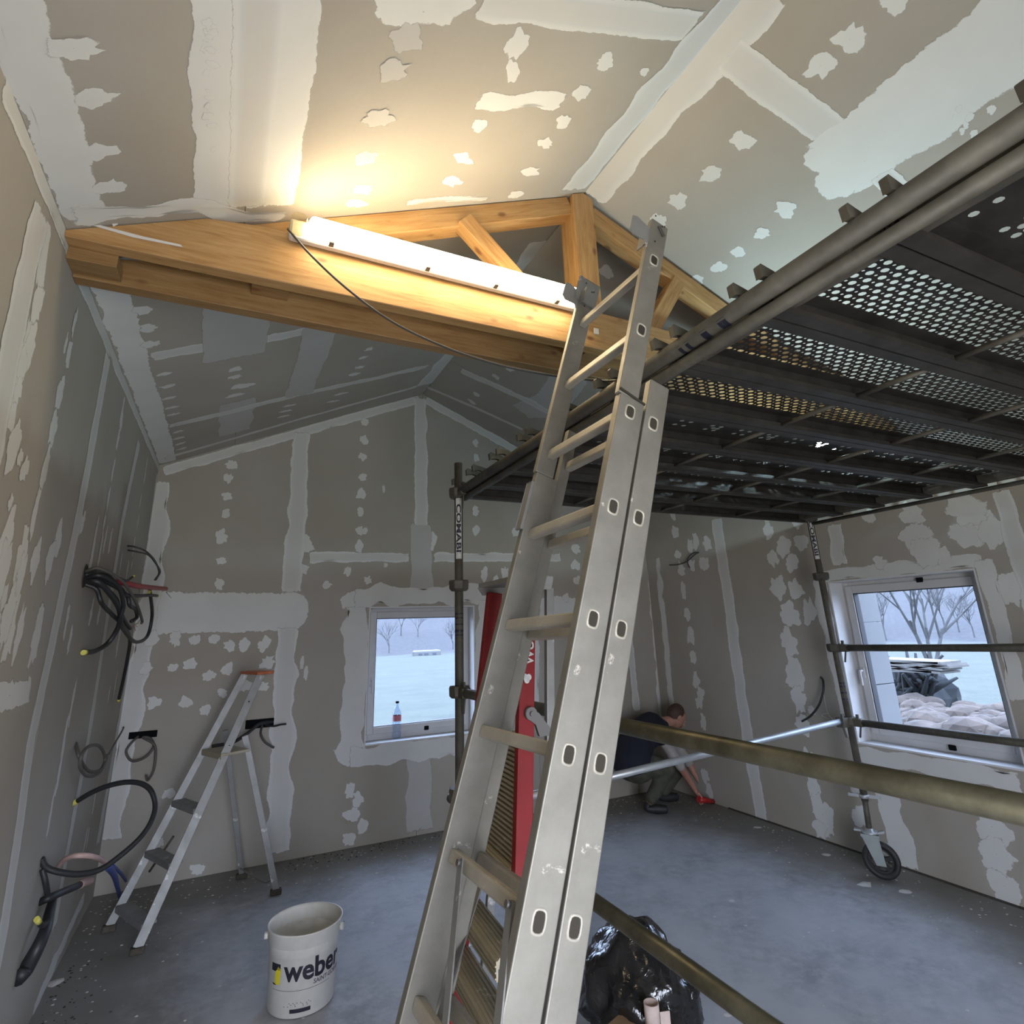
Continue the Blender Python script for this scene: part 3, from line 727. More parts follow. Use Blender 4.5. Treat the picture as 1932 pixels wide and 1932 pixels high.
# caravan
cp = at(805, 1238, 'y', 84); g = gz(cp.x, cp.y)
van = thing('caravan', 'small white caravan far off across the misty meadow', 'caravan', (cp.x, cp.y, cp.z-1.3))
bm = nb(); box(bm, (cp.x, cp.y, cp.z+.1), (3.9, 1.7, 1.45), None, .2); obj('body', bm, 'van_white', van)
for dx in (-1.2, -.3, .9):
    bm = nb(); box(bm, (cp.x+dx, cp.y-.87, cp.z+.25), (.55, .06, .42), None, .01); obj('side_window', bm, 'van_glass', van)
bm = nb(); cyl(bm, (cp.x+.3, cp.y-.75, cp.z-.78), (cp.x+.3, cp.y+.75, cp.z-.78), .30, 14); obj('wheel', bm, 'rubber', van)
# rocks
rk = random.Random(11)
for i in range(84):
    row = i % 6; px = 1702+rk.uniform(0, 235); py = 1376-row*10+rk.uniform(-5, 5)+ (px-1700)*.07
    xx = 7.2+row*.42; c = at(px, py, 'x', xx); bm = nb(); s = rk.uniform(.09, .19)
    bmesh.ops.create_icosphere(bm, subdivisions=2, radius=s)
    sc = V((rk.uniform(.8, 1.3), rk.uniform(.9, 1.5), rk.uniform(.55, .9)))
    for v in bm.verts:
        k = 1+.35*noise.noise(v.co*4+V((i, 0, 0))); v.co = V((v.co.x*sc.x, v.co.y*sc.y, v.co.z*sc.z))*k + c
    tag(obj('fieldstone', bm, 'stone'), 'pale fieldstone in the heap outside the right window', 'stone', 'fieldstones heaped outside the right window')
bm = nb()
for k in range(7):
    px = 1700+rk.uniform(0, 40); py = 1246+k*3.0; a = at(px, py, 'x', 9.5); box(bm, a, (.5, 1.0, .03), Matrix.Rotation(rk.uniform(-.12, .12), 3, 'X'), 0)
tag(obj('board_stack', bm, 'ply'), 'stack of pale boards lying on the brush outside the right window', 'boards')
bm = nb()
for k in range(60):
    a = at(1712+rk.uniform(-15, 45), 1300+rk.uniform(-25, 22), 'x', 10.2); b = a+V((rk.uniform(-.3, .3), rk.uniform(-.4, .4), rk.uniform(-.2, .5))); cyl(bm, a, b, .05, 5, .02)
o = tag(obj('brushwood', bm, 'brush'), 'dark heap of brushwood under the boards outside', 'brushwood'); o['kind'] = 'stuff'
bm = nb(); bmesh.ops.create_icosphere(bm, subdivisions=3, radius=1)
c = at(1722, 1312, 'x', 10.8)
for v in bm.verts: v.co = V((v.co.x*.6, v.co.y*.62, v.co.z*.55))*(1+.3*noise.noise(v.co*3)) + c
o = tag(obj('earth_mound', bm, 'brush'), 'dark earth mound behind the stone heap outside', 'mound')

# ------------------------------------------------------------------ roof truss
TY = 2.27
truss = thing('roof_truss', 'pine roof truss with king post spanning the room under the ridge', 'roof truss', (RX, 2.4, 3.18))
def member(name, a, b, w_y, h, m='timber', roll=None, endcut=0):
    """beam from a to b (centre line), w_y thick along y, h deep"""
    a, b = V(a), V(b); L = (b-a).length; bm = nb(); box(bm, (0, 0, 0), (L, w_y, h), None, .004)
    o = obj(name, bm, m); x = (b-a).normalized(); y = V((0, 1, 0)); z = x.cross(y).normalized(); y = z.cross(x)
    mw = Matrix((x, y, z)).transposed().to_4x4(); mw.translation = (a+b)/2; o.matrix_basis = mw; attach(o, truss); return o
# front bottom plank, cut to the ceiling slope at its left end
def shaped(name, pts, y0, th, m):
    c = sum((V(p) for p in pts), V((0, 0)))/len(pts); bm = nb()
    poly_prism(bm, [(p[0]-c.x, 0, p[1]-c.y) for p in pts], (0, 1, 0), th)
    bmesh.ops.bevel(bm, geom=bm.edges[:], offset=.003, segments=1, affect='EDGES')
    o = obj(name, bm, m); o.location = (c.x, y0, c.y); attach(o, truss); return o
zb, zt = 3.175, 3.39
shaped('bottom_chord', [(XL-.0, zb), (XR+.0, zb), (XR, zt-.2), (XR-.35, zt-.02), (-.02, zt+.035), (-.24, zceil(-.24)-.004), (XL, ZEL-.004), (XL, zb+.01)][:7], TY, .065, 'timber')
shaped('bottom_chord', [(XL, 3.115), (XR, 3.085), (XR, 3.22), (3.9, 3.30), (-.2, 3.30), (XL, ZEL-.004)], TY+.175, .065, 'timber_dull')
for x0, x1, z0, z1 in ((XL+.0, -.52, 3.125, 3.178), (-.05, .10, 3.19, 3.28), (1.62, 1.80, 3.18, 3.36), (3.4, 3.55, 3.18, 3.3)):
    bm = nb(); mm(bm, (-(x1-x0)/2, -.0545, -(z1-z0)/2), ((x1-x0)/2, .0545, (z1-z0)/2), .002); o = obj('spacer_block', bm, 'timber_dull'); o.location = ((x0+x1)/2, TY+.12, (z0+z1)/2); attach(o, truss)
kx0, kx1 = 1.592, 1.737
bm = nb(); poly_prism(bm, [(kx0-RX+.02, 0, .05-.7), (kx1-RX+.02, 0, .05-.7), (kx1-RX+.02, 0, zceil(kx1)-.02-3.9), (.0+.0, 0, RZ-.012-3.9), (kx0-RX+.02, 0, zceil(kx0)-.004-3.9)], (0, 1, 0), .15)
for v in bm.verts: v.co = V((v.co.z, v.co.y, -v.co.x))
bmesh.ops.bevel(bm, geom=bm.edges[:], offset=.004, segments=1, affect='EDGES')
o = obj('king_post', bm, 'timber'); o.matrix_basis = Matrix.Translation((RX-.02, TY+.04, 3.9)) @ Matrix.Rotation(-PI/2, 4, 'Y'); attach(o, truss)
def under(x, d): return zceil(x)-d
cz = .068
member('top_chord', (-.35, TY+.115, under(-.35, cz)), (kx0, TY+.115, under(kx0, cz)), .10, .115)
member('top_chord', (kx1, TY+.115, under(kx1, cz+.035)), (4.3, TY+.115, under(4.3, cz+.035)), .10, .115)
a = at(872, 418, 'y', TY+.08); b = at(985, 545, 'y', TY+.08); member('strut', a, b, .08, .095)
a = at(1275, 535, 'y', TY+.1); b = at(1225, 625, 'y', TY+.1); member('strut', a, b, .08, .095)
a = at(1240, 640, 'y', TY+.1)
# nail plate / flaking compound on the chord
bm = nb(); c = at(1125, 625, 'y', TY-.004); box(bm, c, (.03, .008, .035), None, .003); obj('plaster_dab', bm, 'dust', truss)
for pts in ([(155, 420), (180, 423), (270, 447), (340, 462), (345, 467), (250, 448)],):
    bm = nb(); poly_prism(bm, [at(x, y, 'y', TY-.001) for x, y in pts], (0, -1, 0), .003); obj('plaster_dab', bm, 'dust', truss)
bm = nb(); poly_prism(bm, [at(x, y, 'y', TY-.001) for x, y in ((195, 398), (222, 396), (238, 400), (228, 412), (222, 424), (214, 428), (208, 416))], (0, -1, 0), .004); obj('plaster_dab', bm, 'dust', truss)

# ------------------------------------------------------------------ fluorescent batten
LY = TY-.075
a = at(547, 421, 'y', LY); b = at(1094, 565, 'y', LY)
lamp = thing('tube_lamp', 'lit fluorescent batten lamp fixed along the truss bottom beam', 'lamp', (a+b)/2)
d = (b-a).normalized(); L = (b-a).length; up = V((0, 1, 0)).cross(d) * -1; up = d.cross(V((0, 1, 0))); 
if up.z < 0: up = -up
R = Matrix((d, V((0, 1, 0)), up)).transposed(); c = (a+b)/2
bm = nb(); box(bm, c+V((0, .042, 0)), (L, .045, .092), R, .012); obj('housing', bm, 'frame_white', lamp)
bm = nb(); box(bm, c+V((0, -.008, 0))+d*.03, (L-.09, .055, .100), R, .022); obj('diffuser', bm, 'tube_glow', lamp)
clear('lamp_clear', (.92, .90, .80), .12)
bm = nb(); box(bm, a+d*.035+V((0, -.008, 0)), (.07, .055, .098), R, .022); obj('end_cap', bm, 'lamp_clear', lamp)
bm = nb(); box(bm, b-d*.01+V((0, -.008, 0)), (.02, .055, .098), R, .008); obj('end_cap', bm, 'frame_white', lamp)
for k in (.12, .42, .66, .9):
    bm = nb(); q = a+d*L*k; box(bm, q-up*.053+V((0, -.005, 0)), (.022, .03, .014), R, .003); obj('clip', bm, 'hardware', lamp)
P = [at(x, y, 'y', yy) for x, y, yy in ((543, 432, LY+.03), (590, 485, LY-.03), (655, 545, LY-.06), (740, 607, LY-.12), (840, 655, LY-.2), (940, 688, LY-.32), (1040, 708, LY-.45), (1110, 716, LY-.55), (1165, 717, LY-.68))]
P.append(V((1.19, LY-.78, 2.60))); P.append(V((1.35, LY-.85, 2.605)))
bm = nb(); sweep(bm, catmull(P, 8), .0048, 8)
tag(obj('lamp_cable', bm, 'cable_grey', None, True), 'dark grey cable sagging from the lit batten lamp to the scaffold deck', 'cable')

# ------------------------------------------------------------------ scaffold tower
SX, SX2, SY, DZK = 1.171, 4.28, 3.125, 2.56
TR = .0242
tower = thing('scaffold_tower', 'galvanised wheeled scaffold tower carrying the perforated steel deck', 'scaffold', (2.7, 1.6, 0))
def part_tube(name, a, b, r=TR, m='galv', par=None, hollow=False):
    a, b = V(a), V(b); L = (b-a).length; bm = nb()
    (pipe(bm, (-L/2, 0, 0), (L/2, 0, 0), r, r*.86) if hollow else cyl(bm, (-L/2, 0, 0), (L/2, 0, 0), r, 20))
    o = obj(name, bm, m); mw = basis(b-a).to_4x4(); mw.translation = (a+b)/2; o.matrix_basis = mw
    attach(o, par or tower); return o
LPX = SX; poles = []
rp_top = at(1527, 976, 'y', SY); rp_bot = at(1646, 1580, 'y', SY-.02)
rp_top = rp_top + (rp_top-rp_bot)*.0
pole_l = part_tube('standard', (SX, SY, .33), (SX, SY, 2.72), m='galv', hollow=True)
pole_r = part_tube('standard', rp_bot+(rp_top-rp_bot)*.10, rp_top+(rp_top-rp_bot).normalized()*.12, m='galv')
pole_ln = part_tube('standard', (SX, .05, .33), (SX, .05, 2.72)); pole_rn = part_tube('standard', (SX2, .05, .33), (SX2, .05, 2.72))
def spigot(p, n=(0, 0, 1)):
    bm = nb(); p = V(p); 
    lathe(bm, [(.026, -.032), (.046, -.030), (.058, -.018), (.060, .022), (.056, .030), (.026, .030)], 8, p)
    for f in bm.faces: f.smooth = False
    return obj('collar', bm, 'galv', tower)
def wedge(p, dx, dy):
    bm = nb(); p = V(p); d = V((dx, dy, 0)).normalized(); R = Matrix((d, V((-d.y, d.x, 0)), V((0, 0, 1)))).transposed()
    box(bm, p+d*.075+V((0, 0, 0)), (.07, .05, .055), R, .006); box(bm, p+d*.075+V((0, 0, -.055)), (.012, .008, .10), R @ Matrix.Rotation(.25, 3, 'Y'), .001)
    box(bm, p+d*.07+V((0, 0, .035)), (.02, .012, .04), R, .002); return obj('wedge_head', bm, 'galv', tower)
zl = [at(863, 1105, 'y', SY).z, at(870, 1305, 'y', SY).z]
for z in [2.53]+zl+[.93]: spigot((SX, SY, z))
def onr(py): 
    t = 0
    q = at(1527+(py-976)*(1646-1527)/(1580-976), py, 'y', SY); u_ = (rp_bot-rp_top).normalized(); return rp_top+u_*(q-rp_top).dot(u_)
for py in (978, 1088, 1222, 1360): spigot(onr(py))
LZ = at(1165, 1362, 'x', SX).z
ledger = part_tube('ledger', (SX, .08, LZ+.005), (SX, SY-.05, zl[1]), .0242, 'galv_olive'); wedge((SX, SY, zl[1]), 0, -1)
part_tube('brace', at(1110, 1692, 'x', SX)+V((0, 1.35, 0.0)), at(1440, 1932, 'x', SX)+V((0, -.7, 0)), .0242, 'galv_olive')
q1, q2 = onr(1222), onr(1360)
e1 = at(1932, 1222, 'x', q1.x); e2 = at(1932, 1402, 'x', q2.x)
part_tube('ledger', q1+V((0, -.05, 0)), q1+(e1-q1)*1.6, .0242, 'galv'); wedge(q1, 0, -1)
part_tube('ledger', q2+V((0, -.05, 0)), q2+(e2-q2)*1.6, .0242, 'galv'); wedge(q2, 0, -1)
bl = at(1150, 1466, 'y', SY); br = q2+V((-.05, 0, .01)); dd = (bl-br).normalized(); bl2 = br+dd*((SX+.06-br.x)/dd.x)
part_tube('brace', bl2, br, .021, 'galv_light'); wedge(q2, -1, 0)
# deck-level frame: double tube transoms left and right, cross tubes rear
part_tube('transom', (SX, .05, 2.575), (SX, SY-.03, 2.535), .0265, 'galv'); part_tube('transom_rail', (SX+.022, .05, 2.527), (SX+.022, SY-.05, 2.495), .019, 'galv')
wedge((SX, SY, 2.53), 0, -1)
part_tube('transom', (SX2, .05, 2.575), (SX2, SY-.03, 2.555), .0242, 'galv'); part_tube('transom_rail', (SX2-.035, .05, 2.505), (SX2-.035, SY-.05, 2.49), .014, 'galv')
for k in range(16):
    y = .3+k*.18; z = 2.575-.04*(y-.05)/3.05
    if k % 2 == 0:
        bm = nb(); box(bm, (SX+.018, y, z-.036), (.012, .035, .045), None, .001); obj('web_plate', bm, 'galv', tower)
# lettering stickers
def sticker_text(txt, size, p, R, par, stick=(0, 0), m='print_black', name='lettering'):
    me = text_mesh(txt, size, size*.02, .0004); me.materials.clear(); me.materials.append(M[m])
    o = bpy.data.objects.new(name, me); COL.objects.link(o); mw = R.to_4x4(); mw.translation = V(p); o.matrix_basis = mw; attach(o, par); return o
def wrap_label(name, c, axis, facing, r, length, arc, m, par):
    """curved strip hugging a tube"""
    axis = V(axis).normalized(); fc = V(facing).normalized(); sd = axis.cross(fc); vs = []; fs = []; n = 8
    for i in range(n+1):
        t = -arc/2+arc*i/n; d = fc*math.cos(t)+sd*math.sin(t)
        for s in (-.5, .5): vs.append(V(c)+d*r+axis*length*s)
    for i in range(n): fs.append((2*i, 2*i+1, 2*i+3, 2*i+2))
    o = obj(name, (vs, fs), m, None, True); attach(o, par); return o
def fine_mesh(me, mx):
    tb = nb(); tb.from_mesh(me); bmesh.ops.triangulate(tb, faces=tb.faces[:])
    for _k in range(5):
        le = [e for e in tb.edges if e.calc_length() > mx]
        if not le: break
        bmesh.ops.subdivide_edges(tb, edges=le, cuts=1); bmesh.ops.triangulate(tb, faces=tb.faces[:])
    tb.to_mesh(me); tb.free()
def tube_text(txt, size, c, axis, facing, r, par, m='print_black'):
    me = text_mesh(txt, size, size*.03); fine_mesh(me, .006); axis = V(axis).normalized(); fc = V(facing).normalized(); sd = fc.cross(axis) * -1
    xs = [v.co.x for v in me.vertices]; ys = [v.co.y for v in me.vertices]; mx, my = (min(xs)+max(xs))/2, (min(ys)+max(ys))/2
    sd = axis.cross(fc) * -1
    for v in me.vertices:
        t = (v.co.y-my)/r; d = fc*math.cos(t)+fc.cross(axis)*math.sin(t); v.co = V(c)+axis*(v.co.x-mx)*1.9+d*r
    me.materials.clear(); me.materials.append(M[m]); o = bpy.data.objects.new('lettering', me); COL.objects.link(o); attach(o, par); return o
toc = V((-.35, -1, 0)); cl = at(864, 997, 'y', SY); cl = V((SX, SY, cl.z))
wrap_label('sticker', cl, (0, 0, 1), toc, TR+.0006, .36, 1.5, 'sticker_white', pole_l)
tube_text('COMABI', .040, cl, (0, 0, -1), toc, TR+.0016, pole_l)
wrap_label('bar_marks', (SX, SY, at(866, 1190, 'y', SY).z), (0, 0, 1), toc, TR+.0008, .012, 2.6, 'print_black', pole_l)
for yy in (1158, 1166, 1178, 1198): wrap_label('bar_marks', (SX, SY, at(866, yy, 'y', SY).z), (0, 0, 1), toc, TR+.0008, .007, 2.4, 'print_black', pole_l)
cr_ = onr(1016); ax = (rp_bot-rp_top).normalized(); tor = V((-1, -.75, 0))
wrap_label('sticker', cr_, ax, tor, TR+.0006, .34, 1.5, 'sticker_white', pole_r); tube_text('COMABI', .040, cr_, ax, tor, TR+.0016, pole_r)
for yy in (1288, 1294, 1306, 1318): wrap_label('bar_marks', onr(yy), ax, tor, TR+.0008, .012, 2.2, 'print_black', pole_r)
tra = V((0, -3.05, .04)).normalized(); 
for k, yy in enumerate((1.235, 1.205, 1.14, 1.13, 1.075, 1.06)): wrap_label('bar_marks', (SX, yy-.06, 2.575-.04*(yy-.05)/3.05), tra, (-.55, -.3, -.75), .0272, .014, 2.2, 'print_black', tower)
# castors
def castor(wx, wy, px_, py_, ang, seg_top):
    d = V((math.cos(ang), math.sin(ang), 0)); s = V((-d.y, d.x, 0)); w = V((wx, wy, .115)); R = Matrix((d, s, V((0, 0, 1)))).transposed()
    c = bpy.data.objects.new('castor', None); COL.objects.link(c); c.location = (wx, wy, 0); attach(c, tower)
    bm = nb(); 
    n = 32
    prof = [(.078, -.019), (.110, -.023), (.115, -.010), (.115, .010), (.110, .023), (.078, .019)]
    rings = [[bm.verts.new(w+(d*math.cos(2*PI*i/n)+V((0, 0, 1))*math.sin(2*PI*i/n))*r+s*t) for i in range(n)] for r, t in prof]
    for k in range(6):
        A, Bq = rings[k], rings[(k+1) % 6]
        for i in range(n): bm.faces.new((A[i], A[(i+1) % n], Bq[(i+1) % n], Bq[i])).smooth = True
    obj('tyre', bm, 'rubber', c)
    bm = nb(); pipe(bm, w-s*.012, w+s*.012, .080, .066, 28); cyl(bm, w-s*.025, w+s*.025, .026, 14)
    for k in range(5):
        t = 2*PI*k/5+.3; q = d*math.cos(t)+V((0, 0, 1))*math.sin(t); rr = Matrix((q, s, q.cross(s))).transposed(); box(bm, w+q*.045, (.05, .018, .022), rr, .003)
    obj('wheel', bm, 'rubber', c)
    bm = nb(); top = V((px_, py_, .275))
    for sg in (-1, 1):
        lo = w+s*sg*.034; hi = V((px_, py_, .262))+s*sg*.034; pts = [lo+d*.030-V((0, 0, .026)), lo-d*.030-V((0, 0, .026)), hi-d*.052, hi+d*.052]
        poly_prism(bm, pts, s*sg, .005)
    box(bm, top-V((0, 0, .01)), (.11, .085, .012), R, .003); cyl(bm, w-s*.04, w+s*.04, .009, 10)
    obj('fork', bm, 'castor_grey', c)
    bm = nb(); lathe(bm, [(0, 0), (.055, 0), (.055, .012), (.03, .016), (.03, .03), (0, .03)], 20, top); box(bm, top+V((0, 0, .01))+d*.06, (.07, .03, .008), R, .002); box(bm, top+V((0, 0, .012))-d*.06, (.06, .05, .008), R @ Matrix.Rotation(.3, 3, 'Y'), .002)
    obj('swivel_head', bm, 'galv_light', c)
    bm = nb(); a = V((px_, py_, .30)); b = V(seg_top); cyl(bm, a, b, .019, 14)
    k = 0
    obj('spindle', bm, 'galv', c)
    bm = nb(); q = a+(b-a)*.98; cyl(bm, q-V((0, 0, .012)), q+V((0, 0, .012)), .034, 12); box(bm, q, (.20, .018, .012), R, .003); obj('wing_nut', bm, 'galv_light', c)
wc = at(1640, 1624, 'z', .115)
cd_ = V((math.cos(math.radians(118)), math.sin(math.radians(118)), 0))*.040
ct_ = rp_bot+(rp_bot-rp_top)*((rp_bot.z-.29)/(rp_top.z-rp_bot.z))*.5 + V((-.045, -.02, 0)); castor(ct_.x-cd_.x, ct_.y-cd_.y, ct_.x, ct_.y, math.radians(118), rp_bot+(rp_top-rp_bot)*.115)
castor(SX+.02, SY-.05, SX, SY, math.radians(60), (SX, SY, .36)); castor(SX+.02, .02, SX, .05, .4, (SX, .05, .36)); castor(SX2-.03, 0, SX2, .05, .4, (SX2, .05, .36))

# --- deck planks
PX0, PX1, PW = SX+.035, SX2-.03, .3265
def perforated(nx, ny, cx, cy, pattern):
    vs = []; fs = []; W2 = nx*cx/2; H2 = ny*cy/2
    for j in range(ny):
        for i in range(nx):
            x0 = -W2+i*cx; y0 = -H2+j*cy; r = pattern(i, j); b = len(vs)
            xm, ym = x0+cx/2, y0+cy/2
            if not isinstance(r, tuple) and r <= 0:
                for p in ((x0, y0), (x0+cx, y0), (x0+cx, y0+cy), (x0, y0+cy)): vs.append((p[0], p[1], 0))
                fs.append((b, b+1, b+2, b+3)); continue
            sq = [(x0+cx, ym), (x0+cx, y0+cy), (xm, y0+cy), (x0, y0+cy), (x0, ym), (x0, y0), (xm, y0), (x0+cx, y0)]
            rx = r if not isinstance(r, tuple) else r[0]; ry = r if not isinstance(r, tuple) else r[1]
            for p in sq: vs.append((p[0], p[1], 0))
            for z in (0, .0012):
                for k in range(8): t = PI/4*k; vs.append((xm+math.cos(t)*rx, ym+math.sin(t)*ry, z))
            for k in range(8):
                l = (k+1) % 8; fs.append((b+k, b+l, b+8+l, b+8+k)); fs.append((b+8+k, b+8+l, b+16+l, b+16+k))
    me = bpy.data.meshes.new('deck_panel'); me.from_pydata(vs, [], fs); me.update(); me.materials.append(M['deck_steel']); return me
CXp, CYp = .0252, .0232
nx = int((PX1-PX0-.10)/CXp); ny = 10
dense = perforated(nx, ny, CXp, CYp, lambda i, j: (.0122, .0098) if (i+j) % 2 == 0 else (.0048, .0042))
sparse = perforated(nx, ny, CXp, CYp, lambda i, j: ((.0122, .0105) if ((i % 7) in (2, 4) and j in (1, 3, 6, 8)) else ((.0126, .0100) if (i+4) % 14 < 2 and j in (2, 7) else 0)))
def plank(y, kind, first):
    t = thing('scaffold_plank', '', 'scaffold plank', (PX0, y, 2.50), 'steel planks of the scaffold deck')
    cxm = (PX0+PX1)/2; zt_ = 2.585
    o = bpy.data.objects.new('deck_panel', kind); COL.objects.link(o); o.location = (cxm, y, zt_-.003); attach(o, t)
    for s in (-1, 1):
        bm = nb(); yy = y+s*(PW/2-.003)
        prof = [(0, 0), (-.047, 0), (-.047, -.004), (-.006, -.004), (-.006, -.066), (-.034, -.066), (-.034, -.054), (-.038, -.054), (-.038, -.072), (0, -.072), (0, -.045), (.0, -.03)]
        pts = [(PX0, yy+s*p[0], zt_+p[1]) for p in prof]
        poly_prism(bm, pts, (1, 0, 0), PX1-PX0); obj('side_rail', bm, 'deck_steel', t)
    for xx, nm in ((PX0+.012, -1), (PX1-.012, 1)):
        bm = nb(); box(bm, (xx+nm*-.02, y, zt_-.03), (.05, PW-.03, .055), None, .004); obj('end_cap', bm, 'galv', t)
        for s in (-1, 1):
            bm = nb(); yy = y+s*(PW/2-.045); x0 = SX if nm < 0 else SX2
            pr = [(xx, zt_-.005), (xx, zt_-.05), (x0-nm*-.028*-1*-1 if False else x0 - nm*.030, zt_-.045)]
            # claw: plate arching over the tube with an upright nose
            A = [(xx, zt_-.05), (xx, zt_+.020), (x0+nm*.032, zt_+.038), (x0+nm*.040, zt_+.030), (x0+nm*.036, zt_-.004), (x0+nm*.028, zt_+.002), (x0, zt_+.006), (x0-nm*.028, zt_-.002), (x0-nm*.031, zt_-.05)]
            poly_prism(bm, [(p[0], yy-.009, p[1]) for p in A], (0, 1, 0), .018)
            obj('claw', bm, 'galv', t)
    for k, fx in enumerate((.26, .50, .74)):
        bm = nb(); x = PX0+(PX1-PX0)*fx; cyl(bm, (x, y-PW/2+.01, zt_-.062), (x, y+PW/2-.01, zt_-.062), .010, 8); obj('cross_rod', bm, 'galv', t)
    return t
seams = [.24, .566, .893, 1.22, 1.547, 1.873, 2.2, 2.526, 2.853]
plabels = ['nearest scaffold deck plank, with sparse paired round holes', 'second deck plank from the viewer, densely perforated', 'third deck plank from the viewer, beside the ladder top', 'fourth deck plank from the viewer, passing behind the long ladder',
           'fifth deck plank from the viewer, dark underside', 'fourth deck plank counted from the rear tube of the tower', 'third deck plank counted from the rear of the tower', 'second deck plank counted from the rear of the tower', 'rearmost deck plank above the two back standards']
for i, s in enumerate(seams):
    t = plank(s+PW/2, dense if i in (1, 2, 3) else sparse, i == 0); t['label'] = plabels[i]
# work light lying on the deck
wl_ = thing('work_light', 'round LED work light standing on the scaffold deck', 'work light', (3.0, 2.0, 2.588))
bm = nb(); lathe(bm, [(0, 0), (.09, 0), (.09, .02), (.06, .035), (.03, .085), (0, .085)], 24, (3.0, 2.0, 2.588)); obj('base', bm, 'black_block', wl_, True)
bm = nb(); lathe(bm, [(.0, .088), (.055, .088), (.062, .11), (.055, .15), (.03, .17), (0, .175)], 20, (3.0, 2.0, 2.588)); obj('diffuser', bm, 'flood_glow', wl_, True)

# ------------------------------------------------------------------ long aluminium ladder (two sections)
A0 = V((1.093, 1.158, 2.826)); Bv = V((.088, .009, .266)); Wv = V((-.010, .401, -.005))
b_ = Bv.normalized(); w_ = (Wv - b_*Wv.dot(b_)).normalized(); n_ = w_.cross(b_) ; 
if n_.x < 0: n_ = -n_
LR3 = Matrix((b_, w_, n_)).transposed()   # local x along the rails, y across (far), z to the deck side
ladder = thing('extension_ladder', 'long aluminium extension ladder leaning on the scaffold deck edge, splashed with filler', 'ladder', (A0-b_*(A0.z/b_.z)))
def Lp(s, w, n): return A0 + b_*s + w_*w + n_*n
FOOT = -A0.z/b_.z
def rail(name, s0, s1, w0, w1, n0, n1, holes, m='alu', par=ladder, lip=.012, open_in=None):
    """box-section rail with pressed rung sockets on the outer web (w0 side for the near rail)"""
    bm = nb(); L = s1-s0; c = ((s0+s1)/2, (w0+w1)/2, (n0+n1)/2)
    box(bm, (0, 0, 0), (L, abs(w1-w0), abs(n1-n0)), None, .003)
    o = obj(name, bm, m); mw = LR3.to_4x4(); mw.translation = Lp(*c); o.matrix_basis = mw; attach(o, par)
    return o
def sockets(rl, ss, w, n, sgn, m='alu'):
    for s in ss:
        bm = nb(); o_, i_ = .0165, .0125; hw, hh = .0175, .0125
        # pressed rim
        outer = []; 
        for (rx, rz, dw) in ((hw+.0045, hh+.0045, 0), (hw+.003, hh+.003, .0022), (hw, hh, .0022), (hw-.0008, hh-.0008, -.0)):
            ring = []
            for k in range(16):
                t = 2*PI*k/16; c_, s_ = math.cos(t), math.sin(t); p = 4.0
                q = (abs(c_)**p+abs(s_)**p)**(-1/p); ring.append(bm.verts.new(Lp(s+c_*q*rx, w+sgn*dw, n+s_*q*rz)))
            outer.append(ring)
        for P_, Q_ in zip(outer, outer[1:]):
            for k in range(16): bm.faces.new((P_[k], P_[(k+1) % 16], Q_[(k+1) % 16], Q_[k])).smooth = True
        obj('socket_rim', bm, 'alu_rung', rl)
        bm = nb(); ring = []
        for k in range(16):
            t = 2*PI*k/16; c_, s_ = math.cos(t), math.sin(t); q = (abs(c_)**4+abs(s_)**4)**(-.25); ring.append(bm.verts.new(Lp(s+c_*q*(hw-.0008), w+sgn*.0004, n+s_*q*(hh-.0008))))
        bm.faces.new(ring); obj('rung_bore', bm, 'bore', rl)
simple('bore', (.035, .03, .022), .9)
RW = .401  # from near outer web to far inner face
TOPS = .235; 
s_low = FOOT+.02; brk = -.515
near1u = rail('rail', brk, TOPS-.07, 0, .022, -.045, .022, 0); near1 = rail('rail', s_low, brk, -.002, .026, -.039, .042, 0)
far1u = rail('rail', brk-.12, TOPS-.07, RW, RW+.022, -.045, .022, 0); far1 = rail('rail', s_low, brk-.12, RW, RW+.026, -.039, .042, 0)
S1 = [-.28*i for i in range(11)]; OFFB = -.5597
S2 = [OFFB-.28*i for i in range(9)]
sockets(near1u, S1[:2], 0, -.010, -1); sockets(near1, S1[2:9], -.002, 0, -1)
N2A, N2B, N2C = .048, .115, .0665+.012
near2 = rail('rail', s_low, OFFB+.135, -.004, .022, N2A, N2B, 0); far2 = rail('rail', s_low, OFFB+.135, RW+.022, RW+.045, N2A, .088, 0)
sockets(near2, S2[:8], -.004, N2C, -1)
def rung(s, n, w0=.02, w1=RW+.002, h=.030, t=.026):
    bm = nb(); box(bm, (0, 0, 0), (h, w1-w0, t), None, .005); o = obj('rung', bm, 'alu_rung'); mw = LR3.to_4x4(); mw.translation = Lp(s, (w0+w1)/2, n); o.matrix_basis = mw; attach(o, ladder)
for s in S1: rung(s, -.006)
for s in S2: rung(s, N2C, w1=RW+.024)
# flanges on the open inner side of the rails (lighter front edge strip)
for (w0, w1) in ((-.004, .0), (RW+.026, RW+.03)):
    pass
